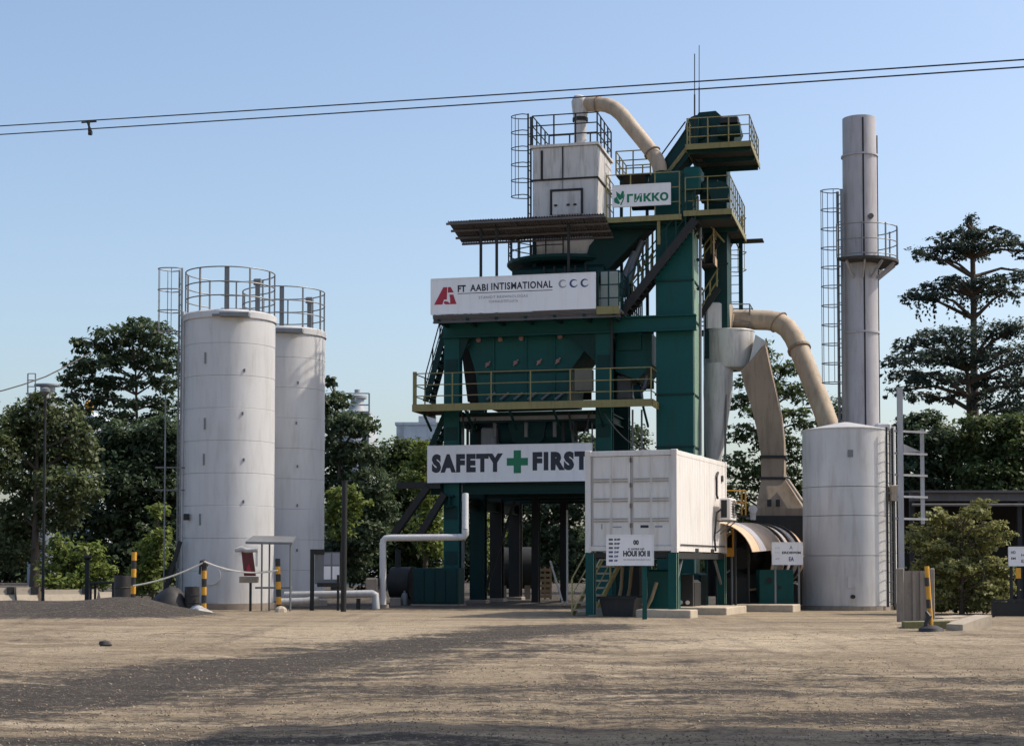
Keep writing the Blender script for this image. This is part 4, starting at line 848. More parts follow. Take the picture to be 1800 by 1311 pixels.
# rotary dryer
T = Thing('rotary_dryer', 'rust orange rotary drum dryer with striped hood over its open end', 'dryer', W, (gx(1350,52), 52, 0))
A = P(1294, 983, 50.3); B = P(1362, 975, 55.5); B.z = A.z+.14; ax = (B-A).normalized(); rd = 1.06
def seg(f0, f1, rr, n=40): return tube([A.lerp(B, f0), A.lerp(B, f1)], rr, n)
T.part('drum', seg(.32, 1.0, rd*.96), TAN, None, True)
for f in (.42, .60, .82): T.part('tyre_ring', seg(f, f+.03, rd*1.03), DARKST, None, True, label='dark steel riding ring')
for f in (.50, .70): T.part('shell_band', seg(f, f+.06, rd*.985), STACK, None, True)
T.part('end_plate', seg(.315, .32, rd*.9), DARKST)
T.part('burner', join(tube([A.lerp(B, .12), A.lerp(B, .31)], [.32,.5], 20)), DARKST, None, True)
x, y = basis(ax)
def hood(f0, f1, rr, a0, a1, th=.02):
    vs = []; n = 22
    up = Vector((0,0,1)); sx = ax.cross(up).normalized(); 
    for f in (f0, f1):
        p = A.lerp(B, f)
        for q in (rr, rr-th):
            for i in range(n+1):
                a = R(a0+(a1-a0)*i/n); vs.append(tuple(p+sx*(q*math.cos(a))+up*(q*math.sin(a))))
    m = n+1; fs = []
    for i in range(n): fs += [(i,i+1,2*m+i+1,2*m+i), (m+i,3*m+i,3*m+i+1,m+i+1), (i,m+i,m+i+1,i+1), (2*m+i,2*m+i+1,3*m+i+1,3*m+i)]
    return vs, fs
for i, (f0, f1) in enumerate(((-.46,-.28),(-.28,-.12),(-.12,.0))): T.part('hood_sheet', hood(f0, f1, rd*1.06+.008*(i%2), 14, 118), STACK if i == 1 else TAN, None, True, label='grey painted hood sheet' if i == 1 else None)
T.part('hood_skirt', hood(.0, .30, rd*1.055, -45, 172), TAN, None, True)
for f in (-.44, -.14):
    p = A.lerp(B, f); T.part('hood_strut', rod((p.x+.55, p.y, .0), (p.x+.55, p.y, p.z+.95), .04), DARKST, None, True)
for f in (.5, .85):
    p = A.lerp(B, f); T.part('roller_stand', chbox(p.x-.9, p.x+.9, p.y-.25, p.y+.25, 0, p.z-rd*.85, .05), DARKST)
T.part('burner_stand', chbox(A.x-.55, A.x+.35, A.y-.1, A.y+.7, 0, A.z-.5, .05), DARKST)
T.part('fuel_pipe', tube([(A.x-.6,A.y-.3,.05),(A.x-.6,A.y-.3,.95),(A.x-.2,A.y,1.2)], .03, 6), GREYST, None, True)
q = P(1365, 1030, 49.8)
T = Thing('control_cabinet', 'low green steel cabinet in front of the rotary dryer', 'cabinet', W, (q.x, 49.8, 0))
x0, x1 = P(1335,1030,49.8).x, P(1395,1030,49.8).x; zt = P(1365,1001,49.8).z
T.part('body', chbox(x0, x1, 49.8, 50.5, .08, zt, .02), GREEN); T.part('plinth', box(x0-.05, x1+.05, 49.75, 50.55, 0, .08), CONCD)
for px, py, rr in ((1352,1020,.10), (1371,1032,.055)): p = P(px, py, 49.8); T.part('vent_hole', tube([(p.x, 49.77, p.z), (p.x, 49.799, p.z)], rr, 16), DARKST)

# ================================================================ site office container
KF = Frame(gx(1190, 43), 43, -20)
kz0, kz1 = at(1190, 969, 43).z, at(1190, 790, 43).z; KW = 2.5; KL = 5.95
T = Thing('site_container', 'white shipping container office raised on green steel legs', 'container', KF, (-KW/2, KL/2, 0))
cs = .15
for u in (-KW, -cs):
    for w in (0, KL-cs):
        T.part('corner_post', box(u, u+cs, w, w+cs, kz0+.02, kz1-.02), CONT)
        for z in (kz0-.02, kz1-.12): T.part('corner_casting', chbox(u-.008, u+cs+.008, w-.01, w+cs+.008, z, z+.14, .012), CONT)
for w in (.01, KL-.13): T.part('end_rail', box(-KW+cs, -cs, w, w+.12, kz1-.13, kz1-.01), CONT); T.part('end_rail', box(-KW+cs, -cs, w, w+.12, kz0+.02, kz0+.15), CONT)
for u in (-KW+.01, -.11): T.part('side_rail', box(u, u+.1, cs, KL-cs, kz1-.12, kz1-.015), CONT); T.part('side_rail', box(u, u+.1, cs, KL-cs, kz0+.01, kz0+.16), CONT)
T.part('roof', box(-KW+.05, -.05, .05, KL-.05, kz1-.015, kz1+.01), CONT)
T.part('floor', box(-KW+.05, -.05, .1, KL-.1, kz0+.05, kz0+.1), DARKST)
zd0, zd1 = kz0+.16, kz1-.14; half = (KW-2*cs)/2
for i in range(2):
    a = -KW+cs+i*half+.012; b = a+half-.024
    dl = T.part('door_leaf', box(a, b, .05, .09, zd0, zd1), CONT)
    pw = (b-a-.06)/2
    for j in range(2):
        pa = a+.03+j*pw
        for f in (.27, .49, .715):
            z = zd1-(zd1-zd0)*f
            for dz in (-.035, .035): T.part('door_rib', box(pa+.04, pa+pw-.04, .02, .0498, z+dz-.012, z+dz+.012), RIBDARK, dl)
        T.part('panel_frame', box(pa, pa+.016, .03, .0497, zd0+.02, zd1-.02), RIBDARK if j == 0 else CONT, dl)
    for dz in (.02, .30, .53, .75): 
        e = b-.02 if i == 0 else a; T.part('hinge', box(e, e+.02, .02, .049, zd1-(zd1-zd0)*(dz+.05), zd1-(zd1-zd0)*dz), CONCD, dl)
for px, py, sx, sz in ((1133,925,.22,.07), (1158,925,.2,.05), (1058,925,.03,.14), (1085,926,.24,.03)):
    u, z = KF.uz(px, py, .05); T.part('stencil_mark', cbox((u, .045, z), (sx,.006,sz)), INK if px == 1133 else INKG)
# corrugated flank
def flank(u, sgn):
    vs = []; per = .278; n = int((KL-2*cs)/per); L_ = KL-2*cs; prof = [(0,0),(.3,0),(.5,.011),(.8,.011),(1,0)]; pts = []
    for i in range(n):
        for f, d in prof[:-1]: pts.append((cs+(i+f)/n*L_, d))
    pts.append((KL-cs, 0)); fs = []
    for w, d in pts: vs += [(u-sgn*d, w, kz0+.16), (u-sgn*d, w, kz1-.12)]
    for i in range(len(pts)-1): fs.append((2*i, 2*i+2, 2*i+3, 2*i+1))
    return vs, fs
T.part('corrugated_wall', flank(-.012, 1), CONT); T.part('corrugated_wall', flank(-KW+.012, -1), CONT)
T.part('rear_wall', box(-KW+cs, -cs, KL-.08, KL-.03, kz0+.1, kz1-.1), CONT)
for w in (2.05, 3.9): T.part('fork_pocket', box(-.012, .004, w, w+.36, kz0+.012, kz0+.10), DARKST)
T.part('side_sill', box(.0, .02, .4, KL-.3, kz0+.17, kz0+.2), DARKST)
# legs and frame
lg = .24
for u in (-KW, -lg):
    for w in (0.02, KL-lg-.02):
        z0 = .22 if (u > -1 or w > 1) else .05
        lgo = T.part('leg', join(box(u, u+.22, w, w+.03, z0, kz0-.03), box(u, u+.22, w+.19, w+.22, z0, kz0-.03), box(u+.095, u+.125, w+.03, w+.19, z0, kz0-.03)), GREEN)
        T.part('sunlit_edge_strip', join(box(u+.2202, u+.226, w, w+.03, z0, kz0-.03), box(u+.2202, u+.226, w+.19, w+.22, z0, kz0-.03)), LITGREEN, lgo)  # pale strips paint the sun's sheen onto the legs' right edges
for w in (.1, KL/2, KL-.15): T.part('cross_beam', box(-KW+.23, -.25, w-.06, w+.06, kz0-.16, kz0-.025), DARKST)
for u in (-KW+.08, -.14): T.part('long_beam', box(u, u+.12, .3, KL-.3, kz0-.19, kz0-.025), DARKST)
for w0, w1 in ((.3, 1.0), (KL-.3, KL-1.1)): T.part('knee_brace', bar((-.12, w0, kz0-.9), (-.12, w1, kz0-.2), .06, .06), GREYST)
T.part('conduit', tube([(.03,4.7,kz1-.35),(.03,4.5,kz1-.5),(.03,4.5,kz1-1.0),(.03,4.62,kz1-1.1)], .035, 8), RUBBER, None, True)
T.part('vent_plate', cbox((.01, 5.35, kz1-.5), (.02,.2,.18)), DARKST)
T = Thing('air_conditioner', 'white outdoor air conditioner unit on the sunlit container side', 'air conditioner', KF, (.4, 4.7, kz1-1.75))
a0, a1 = 4.35, 5.15; z0 = kz1-1.72
T.part('casing', chbox(.14, .46, a0, a1, z0, z0+.62, .03), CONT); 
T.part('side_grille', box(.19, .36, a0-.008, a0-.001, z0+.06, z0+.56), DARKST); 
T.part('fan_guard', move(join(*[ring((0,0,0), rr, .008, 24) for rr in (.06,.13,.2,.25)]), (0,0,0)), DARKST).matrix_local = Matrix.Translation((.475-.4, 4.8-4.7, z0+.31-(kz1-1.75))) @ Matrix.Rotation(R(90), 4, 'Y') @ Matrix.Translation((.4, 4.7, kz1-1.75))
T.rep('grille_slat', box(.455, .47, -.3, .3, -.008, .008), DARKST, [(0, 4.75, z0+.08+.075*i) for i in range(7)])
for w in (4.45, 5.05): T.part('bracket', join(bar((-.01,w,z0-.03), (.5,w,z0-.03), .04, .04), bar((-.01,w,z0-.4), (.45,w,z0-.05), .03, .03)), GREYST)
T.part('hose', tube([(.2,a0-.01,z0+.3),(.1,4.2,z0+.2),(.04,4.15,z0-.5),(.06,4.2,z0-.9)], .03, 6), RUBBER, None, True)
for i, (u0, u1, w0, w1, lab) in enumerate(((-1.05,.42,-.25,.55,'short concrete plinth under the near container leg'), (-.9,.75,KL*.42,KL*.42+2.6,'long concrete plinth under the rear of the container'), (.1,1.9,KL+.2,KL+1.4,'concrete plinth running towards the dryer'), (-KW-.1,-KW+.9,.6,1.2,'small dark concrete plinth by the left container leg'))):
    solo('concrete_plinth', lab, 'plinth', chbox(u0, u1, w0, w1, -.05, .21, .02), CONC, KF, ((u0+u1)/2, (w0+w1)/2, 0), 'plinths under the container')
# clutter below the container
T = Thing('diesel_generator', 'dark generator set standing in shade below the container', 'generator', KF, (-.9, 4.2, 0))
T.part('skid', box(-1.7,-.2,3.3,5.2,.02,.2), DARKST); T.part('engine', chbox(-1.5,-.4,3.5,4.4,.2,.95,.08), DARKST); T.part('alternator', tube([(-.95,4.4,.6),(-.95,5.1,.6)], .34, 16), GREYST, None, True); T.part('radiator', box(-1.5,-.4,3.36,3.48,.2,1.1), RUBBER)
for u in (-.75, -.55): T.part('gauge', tube([(u,3.33,.32),(u,3.358,.32)], .06, 12), CONT)
T = Thing('waste_bin', 'low black steel bin under the container near its sign', 'bin', KF, (-1.75, .6, 0))
T.part('body', loft([[(-2.1,.3,.0),(-1.3,.3,.0),(-1.3,1.0,.0),(-2.1,1.0,.0)], [(-2.2,.25,.5),(-1.2,.25,.5),(-1.2,1.05,.5),(-2.2,1.05,.5)]]), RUBBER); T.part('rim', join(box(-2.24,-1.16,.21,.249,.47,.54), box(-2.24,-1.16,1.051,1.09,.47,.54)), DARKST)
solo('fuel_tank', 'small green fuel tank standing under the container', 'tank', join(chbox(-1.25,-.5,1.6,2.4,.1,1.25,.06), box(-1.2,-1.1,1.65,1.75,0,.1), box(-.65,-.55,1.65,1.75,0,.1), box(-1.2,-1.1,2.2,2.3,0,.1), box(-.65,-.55,2.2,2.3,0,.1)), GREEN, KF, (-.9,2,0))
for i, (u, w, tu, tw, h, lab) in enumerate(((-2.15,1.7,.12,.25,1.55,'pale timber pole leaning nearest the left container leg'), (-1.98,1.9,.2,.1,1.5,'curved timber pole leaning second from the left container leg'), (-1.6,2.6,-.05,.2,1.4,'upright timber post in shade under the container'), (-1.3,1.3,.35,.2,.9,'broken timber plank leaning behind the black bin'))):
    a = Vector((u, w, 0)); b = Vector((u+tu, w+tw, h)); solo('timber_pole', lab, 'timber', tube([a, a.lerp(b,.5)+Vector((.05,0,0)), b], .05, 7), WOOD, KF, (u, w, 0), 'timbers under the container', True)
T = Thing('access_stair', 'steep stair with olive handrails left of the container', 'stairs', KF, (-KW-.75, .9, 0))
stairs(T, (-KW-.66, .9, .0), (-KW-.5, 3.6, kz0+.05), (.6,0,0), STAIRY, CONC, 9, STAIRY, hh=1.0, depth=.28, th=.05, sh=.16)
T.part('landing', box(-KW-.6, -KW-.02, 3.6, 4.8, kz0-.02, kz0+.05), GRATE)
for u in (-KW-.55, -KW-.1): T.part('landing_post', box(u-.04, u+.04, 4.6, 4.7, 0, kz0-.02), GREEN)
railing(T, [(-KW-.58,3.65,kz0+.05),(-KW-.58,4.75,kz0+.05)], 1.0, OLIVE, .6)
T = Thing('yellow_ladder', 'short yellow steel ladder behind the container beside the dryer', 'ladder', W, (gx(1281,49.6), 49.6, 0))
q0 = P(1281, 975, 49.6); ladder(T, (q0.x, 49.6, q0.z), P(1281,905,49.6).z, (1,0,0), (0,-1,0), YEL, .26, .42, sr=.035); T.part('guard_plate', box(q0.x-.15,q0.x+.15,49.56,49.6,q0.z-.05,q0.z+.2), YEL)
T.part('post', rod((q0.x+.1,49.65,0), (q0.x+.1,49.65,q0.z), .035), GREYST, None, True)
q = P(1300, 905, 51.6); zt = P(1300, 862, 51.6).z
T = Thing('burner_platform', 'small railed platform with yellow post above the dryer hood', 'platform', W, (q.x, 51.6, 0))
dk_ = T.part('deck', box(q.x-.6, q.x+.25, 51.6, 52.6, q.z-.05, q.z), GRATE); railing(T, [(q.x-.55,51.65,q.z),(q.x+.2,51.65,q.z),(q.x+.2,52.55,q.z)], zt-q.z, YEL, .75, dk_, levels=(1,.5)); T.part('leg', rod((q.x-.5,52.2,0), (q.x-.5,52.2,q.z), .05), DARKST, None, True); T.part('leg', rod((q.x+.15,52.2,0), (q.x+.15,52.2,q.z), .05), DARKST, None, True)
T.part('float_gauge', join(tube([(q.x+.42,51.6,q.z-.15),(q.x+.42,51.6,q.z+.15)], .09, 10), tube([(q.x+.42,51.5,q.z+.18),(q.x+.42,51.7,q.z+.18)], .13, 14)), WHITE, None, True); T.part('gauge_arm', rod((q.x+.2,51.66,q.z-.1),(q.x+.42,51.62,q.z-.1),.03), GREYST)

# notice boards on posts
T = board('notice_board', 'white notice board with dark printed letters in front of container', 1067, 1148, 941, 992, 41.4, SIGNW, W, .03)
T.part('post', box(*[x for x in (P(1129,1000,41.45).x, P(1137,1000,41.45).x)], 41.44, 41.5, -.05, T.r[3]-.1), GREEN)
for s, x0, x1, y0, y1, mt, bo in (('00', .57, .69, .15, .32, INK, .05), ('K AFFRP NP', .46, .81, .43, .50, INK, .02), ('HOUI IOI II', .35, .93, .52, .72, INK, .05), ('IIHIIAIIHIIIAIIHAI', .36, .94, .80, .86, INKG, .0)):
    u0, u1, z0, z1 = rel(T, x0, x1, y0, y1); text_at(T, s, u0, u1, z0, z1, T.w-.004, mt, bo)
for i in range(6):
    for x0, x1 in ((.04,.13), (.16, .29-.012*i)):
        u0, u1, z0, z1 = rel(T, x0, x1, .10+.145*i, .17+.145*i); text_at(T, ('BIIB','IDIF')[x0 > .1], u0, u1, z0, z1, T.w-.004, INKB if i > 2 else INK, .05)
T = board('notice_board', 'white notice board before the rotary dryer above green cabinet', 1358, 1410, 954, 991, 49.3, SIGNW, W, .03)
for s, x0, x1, y0, y1, mt, bo in (('A', .57, .68, .12, .3, INKG, .03), ('ERDBWM', .32, .95, .40, .52, INK, .03), ('EA', .55, .72, .66, .86, INKB, .03), ('E C F M H', .1, .24, .2, .28, INKG, 0), ('F C L', .1, .24, .42, .5, INKG, 0), ('A M', .1, .22, .7, .8, INKG, 0)):
    u0, u1, z0, z1 = rel(T, x0, x1, y0, y1); text_at(T, s, u0, u1, z0, z1, T.w-.004, mt, bo)
for f in (.1, .9): u0, u1, z0, z1 = rel(T, f-.03, f+.03, 0, 1); T.part('post', box(u0, u1, 49.34, 49.39, 0, z1-.1), GREYST)
T = board('notice_board', 'white notice board on dark posts at the far right edge', 1774, 1830, 962, 993, 44.5, SIGNW, W, .03)
for f in (.08, .3): u0, u1, z0, z1 = rel(T, f-.04, f+.04, 0, 1); T.part('post', box(u0, u1, 44.54, 44.6, 0, z1-.05), DARKST)
for s, x0, x1, y0, y1 in (('HD', .06, .2, .2, .36), ('EM', .06, .2, .55, .68), ('HOCE', .38, .8, .35, .5), ('EXDR', .38, .8, .68, .85)):
    u0, u1, z0, z1 = rel(T, x0, x1, y0, y1); text_at(T, s, u0, u1, z0, z1, T.w-.004, INK, .02)
u0, u1, z0, z1 = rel(T, .2, .36, 1.15, 1.75); T.part('warning_plate', box(u0, u1, 44.5, 44.53, z0, z1), YEL)

# ================================================================ pipework at the tower foot
T = Thing('bitumen_pipe', 'white insulated pipe bending up from the ground into the tower', 'pipe', W, (gx(673,51.5), 51.5, 0))
d = 51.5; pr = .105
T.part('pipe_run', tube([P(673,1066,d), P(673,956,d), P(674,950,d), P(678,946,d), P(686,945,d), P(806,944,d)], pr, 14), SILO, None, True)
T.part('elbow', tube([P(806,944,d), P(815,943,d), P(818,938,d), P(818,930,d)], pr*1.08, 14), SILO, None, True); T.part('riser', tube([P(818,931,d), P(818,868,d+.4)], pr, 14), SILO, None, True)
T.part('foot_flange', tube([P(673,1068,d), P(673,1062,d)], pr*1.8, 16), CONCD)
T = Thing('ground_pipe', 'grey insulated pipe running low from silo to tower', 'pipe', W, (gx(590,51), 51, 0))
T.part('pipe_run', tube([P(500,1046,51), P(654,1043,51), P(660,1046,51), P(661,1070,51)], .12, 14), PALEST, None, True); T.part('pipe_run', tube([P(490,1058,50.7), P(540,1056,50.9), P(560,1050,51)], .12, 14), PALEST, None, True)
for px in (548, 630): q = P(px, 1046, 51); T.part('pipe_stand', box(q.x-.06, q.x+.06, 50.95, 51.05, 0, q.z-.1), DARKST)
T.part('valve_body', chbox(P(643,1020,51.3).x, P(664,1020,51.3).x, 51.2, 51.6, .5, P(650,1015,51.3).z, .04), CONCD)
T = Thing('pump_cabinet', 'dark green louvred pump cabinet at the foot of the tower', 'cabinet', TF, (U(765,-.4), -.4, 0))
u0, u1, z1 = U(726,-.5), U(806,-.5), Z(998,-.5)
T.part('body', chbox(u0, u1, -.5, .25, .05, z1, .03), DGREEN); T.part('plinth', box(u0-.06, u1+.06, -.55, .3, 0, .05), CONCD)
for i in range(4): a = u0+.06+i*(u1-u0-.1)/4; T.part('door', box(a, a+(u1-u0-.1)/4-.03, -.53, -.502, .12, z1-.08), DGREEN)
T = Thing('oil_heater', 'dark oil heater drum in shade left of the tower foot', 'heater', TF, (U(705,.4), .4, 0))
T.part('drum', tube([(U(690,.4), .4, .75), (U(725,.4), .4, .75)], .55, 20), DARKST, None, True); T.part('stand', box(U(692,.4), U(722,.4), .1, .7, 0, .3), DARKST); T.part('flue', rod((U(700,.5),.5,1.2), (U(700,.5),.5,1.9), .1, 10), DARKST, None, True)
solo('gas_bottle', 'small pale gas bottle standing left of the pump cabinet', 'bottle', lathe((U(712,-.3),-.3,0), [(.01,0),(.11,.01),(.12,.3),(.09,.4),(.04,.44),(.04,.5),(.01,.5)], 14), GREYST, TF, (U(712,-.3),-.3,0), smooth=True)
solo('concrete_block', 'grey concrete block on the ground by the oil heater', 'block', chbox(U(686,-.6), U(703,-.6), -.6, -.2, 0, .26, .02), CONCD, TF, (U(694,-.6),-.4,0))
T = Thing('pallet', 'weathered timber pallet propped upright behind the tower bay', 'pallet', W, (gx(958,66), 66, 0))
for i in range(6): z = .06+i*.21; T.part('slat', box(gx(947,66), gx(970,66), 66, 66.03, z, z+.12), WOOD)
for px in (948, 958, 968): T.part('bearer', box(gx(px,66)-.04, gx(px,66)+.04, 66.031, 66.11, 0, 1.3), WOOD)
for i, (a, b, lab) in enumerate((((967,985),(990,1050),'thin pale pole leaning towards the right behind the tower bay'), ((997,896),(997,1058),'thin white upright pole behind the container stair'))):
    p, q = P(*b, 58), P(*a, 58); p.z = 0; solo('thin_pole', lab, 'pole', tube([p, q], .035, 7), CONT, W, tuple(p), None, True)

# ================================================================ left foreground furniture
def bollard(label, px, D, pytop, lean=0, segs=6, first=0, r=.075):
    b = Vector((gx(px, D), D, float(ground_h(gx(px,D), D)))); t_ = P(px+lean, pytop, D); T = Thing('striped_bollard', label, 'bollard', W, tuple(b), 'yellow and black striped bollards')
    for i in range(segs): T.part('stripe', tube([b.lerp(t_, i/segs)-Vector((0,0,.05 if i == 0 else 0)), b.lerp(t_, (i+1)/segs)], r, 12), YEL if (i+first)%2 == 0 else BLK)
    T.part('cap', tube([t_, t_+Vector((0,0,.015))], [r, r*.8], 12), DARKST); return b, t_
bollard('striped bollard furthest left beside the black drums', 234, 48.5, 970, 2, 7)
b2, t2 = bollard('striped bollard with dark cap where the rope hangs highest', 359, 48.5, 988, 0, 6, 0)
bollard('striped bollard with leaning foot beside the small shelter', 491, 48.3, 982, -3, 7, 1)
solo('bollard_hood', 'dark rag tied over the bollard holding the rope', 'rag', join(tube([t2-Vector((0,0,.12)), t2+Vector((0,0,.03)), t2+Vector((.02,0,.09))], [.12,.13,.03], 9), bar(t2+Vector((-.12,-.05,-.35)), t2+Vector((-.1,-.05,0)), .09, .05)), RUBBER, W, tuple(t2), None, True)
def cat(a, b, sag, n=14): return [Vector(a).lerp(Vector(b), i/n)-Vector((0,0,sag*4*(i/n)*(1-i/n))) for i in range(n+1)]
T = Thing('barrier_rope', 'pale rope slung between the striped bollards before the silo', 'rope', W, tuple(P(234,1030,48.4)))
T.part('rope_span', tube(cat(P(234,1029,48.4), P(360,987,48.4), .10), .028, 6), ROPE, None, True); T.part('rope_span', tube(cat(P(360,987,48.4), P(488,1002,48.2), .17), .028, 6), ROPE, None, True)
# extinguisher stand
d = 48.9
T = Thing('fire_point', 'dark red fire point board with white cap on a post', 'fire point', W, (gx(438,d), d, 0))
T.part('board', prism([(P(424,968,d).x,P(424,968,d).z),(P(443,968,d).x,P(443,968,d).z),(P(449,1012,d).x,P(449,1012,d).z),(P(429,1012,d).x,P(429,1012,d).z)], d, d+.12), RED)
T.part('cap', tube([P(413,967,d), P(425,964,d), P(434,967,d), P(452,966,d)], [.06,.1,.08,.07], 9), TARP, None, True)
T.part('tray', box(P(421,1015,d).x, P(453,1015,d).x, d-.05, d+.2, P(430,1024,d).z, P(430,1013,d).z), CONCD); T.part('post', box(gx(438,d), gx(442,d), d+.03, d+.1, 0, P(430,1024,d).z), DARKST)
T.part('flame_mark', ([(P(x,y,d).x, d-.004, P(x,y,d).z) for x, y in ((435,1008),(433,1000),(437,990),(440,998),(442,1006))], [(0,1,2,3,4)]), INKR)
T.part('side_plate', box(P(449,985,d).x, P(452,985,d).x, d, d+.1, P(450,995,d).z, P(450,966,d).z), CONT)
d = 49.2
T = Thing('rain_shelter', 'small flat roofed metal shelter on thin legs before silos', 'shelter', W, (gx(474,d), d, 0))
x0, x1 = gx(434,d), gx(516,d); z1 = P(470,956,d).z
T.part('roof', loft([[(x0,d-.3,z1),(x1,d-.3,z1-.02),(x1,d+.5,z1+.18),(x0+.1,d+.5,z1+.2)],[(x0,d-.3,z1+.07),(x1,d-.3,z1+.05),(x1,d+.5,z1+.24),(x0+.1,d+.5,z1+.26)]]), GREYST)
for px, dd in ((462,-.2), (512,-.2), (470,.4), (508,.4)): T.part('leg', rod((gx(px,d), d+dd, 0), (gx(px,d), d+dd, z1+.04), .028), GREYST, None, True)
T.part('shelf', box(gx(450,d), gx(512,d), d-.15, d+.3, P(480,1033,d).z-.02, P(480,1031,d).z), GREYST)
solo('rubble_lump', 'tan rubble lump at the foot of the leaning bollard', 'rubble', lathe((gx(494,48.1),48.1,0), [(.2,-.03),(.17,.1),(.1,.16),(.01,.18)], 7), CONC, W, (gx(494,48.1),48.1,0))
for px, w_, h_, D, lab, shape in ((216, 30, 62, 49.5, 'black steel drum behind the leftmost striped bollard', 'd'), (338, 26, 42, 49.6, 'black steel drum beside the front silo foot', 'd')):
    x = gx(px, D); r = w_*D/FPX/2; h = h_*D/FPX
    T = Thing('steel_drum', lab, 'drum', W, (x, D, 0), 'black drums'); T.part('shell', lathe((x,D,0), [(.01,0),(r,0),(r,h*.33),(r+.02,h*.345),(r,h*.36),(r,h*.64),(r+.02,h*.655),(r,h*.67),(r,h),(r-.03,h),(r-.03,h-.02),(.01,h-.02)], 20), RUBBER, None, True)
    T.part('bung', tube([(x+r*.5,D,h-.02),(x+r*.5,D,h+.01)], .03, 8), DARKST)
x = gx(300, 49.8)
vs = lathe((x,49.8,0), [(.62,-.03),(.6,.2),(.46,.45),(.25,.6),(.02,.66)], 18); vs = ([(p[0]*1+.05*math.sin(p[1]*9+p[2]*7), p[1], p[2]*(1+.12*math.sin(p[0]*6))) for p in vs[0]], vs[1])
solo('tarpaulin_heap', 'dark tarpaulin covered heap between the drums by the silo', 'heap', vs, RUBBER, W, (x,49.8,0), None, True)
T = Thing('work_table', 'dark low workbench left of the black drum', 'table', W, (gx(180,52), 52, 0))
T.part('top', box(gx(160,52), gx(205,52), 51.7, 52.4, .78, .84), DARKST)
for px in (163, 202): 
    for yy in (51.75, 52.3): T.part('leg', box(gx(px,52)-.03, gx(px,52)+.03, yy, yy+.06, 0, .78), DARKST)
# jersey barriers
for i, (a, b, yt, lab) in enumerate(((-20,24,1033,'concrete road barrier cut by the left edge'), (28,64,1032,'short tan concrete road barrier second from left edge'), (76,171,1036,'long tan concrete road barrier behind the short post'), (174,200,1040,'tan concrete road barrier next to the black drum'))):
    d = 57.5+.3*i; h = P(50,yt,d).z; BF = Frame(gx(a,d), d, 30); x1 = BF.uz(b, 1045, 0)[0]; prof = [(-.28,0),(.28,0),(.28,.12),(.13,.34),(.09,h),(-.09,h),(-.13,.34),(-.28,.12)]
    T = Thing('road_barrier', lab, 'barrier', BF, (x1/2, 0, 0), 'concrete road barriers'); T.part('body', loft([[(0,y,z) for y, z in prof], [(x1,y,z) for y, z in prof]]), CONC)
    if b-a > 30: T.part('drain_slot', box(x1*.7, x1*.7+.25, -.16, -.1, .35, .6), DARKST)
T = Thing('lamp_post', 'thin dark lamp post with conical lamp above the left trees', 'lamp post', W, (gx(77,56), 56, 0))
q = P(80, 694, 56); T.part('pole', tube([(gx(76,56),56,0), (q.x,56,q.z)], [.055,.035], 8), DARKST, None, True); T.part('lamp_shade', lathe((q.x,56,q.z), [(.05,-.02),(.16,.1),(.16,.2),(.05,.26),(.01,.26)], 14), GREYST, None, True); T.part('base', box(gx(65,56), gx(105,56), 55.8, 56.2, 0, .08), DARKST)
T = Thing('short_post', 'short dark post with flat cap before the barriers', 'post', W, (gx(153,55), 55, 0))
q = P(154, 982, 55); T.part('pole', box(gx(150,55), gx(157,55), 54.95, 55.05, 0, q.z), DARKST); T.part('cap', lathe((gx(154,55),55,q.z), [(.05,-.05),(.15,.04),(.14,.1),(.01,.12)], 12), DARKST, None, True); T.part('foot', box(gx(142,55), gx(166,55), 54.8, 55.2, 0, .06), DARKST)
T = Thing('steel_pole', 'plain dark steel pole standing right of the rear silo', 'pole', W, (gx(605,48.6), 48.6, 0))
q = P(606, 846, 48.6); T.part('shaft', tube([(gx(604,48.6),48.6,0), q], .085, 10), DARKST, None, True); T.part('cap', tube([q, q+Vector((0,0,.03))], .1, 10), DARKST)
d = 49.8
T = Thing('safety_board', 'dark framed safety board with two small portrait panels by the silo', 'sign', W, (gx(570,d), d, 0))
T.part('frame', join(box(gx(545,d), gx(552,d), d, d+.08, 0, P(545,965,d).z), box(gx(552,d), gx(570,d), d, d+.06, P(545,974,d).z, P(545,965,d).z), box(gx(592,d), gx(596,d), d+.04, d+.08, 0, P(545,1010,d).z)), DARKST)
T.part('backing', box(gx(553,d), gx(597,d), d+.061, d+.075, P(545,1026,d).z, P(545,970,d).z), GREYST)
for px in (569, 584): T.part('portrait_panel', box(gx(px,d), gx(px+12,d), d+.045, d+.058, P(545,992,d).z, P(545,972,d).z), INKG); T.part('text_panel', box(gx(px,d), gx(px+12,d), d+.045, d+.058, P(545,1018,d).z, P(545,995,d).z), SIGNW)
T.part('shelf', box(gx(558,d), gx(598,d), d-.1, d+.04, P(545,1031,d).z, P(545,1024,d).z), DARKST)
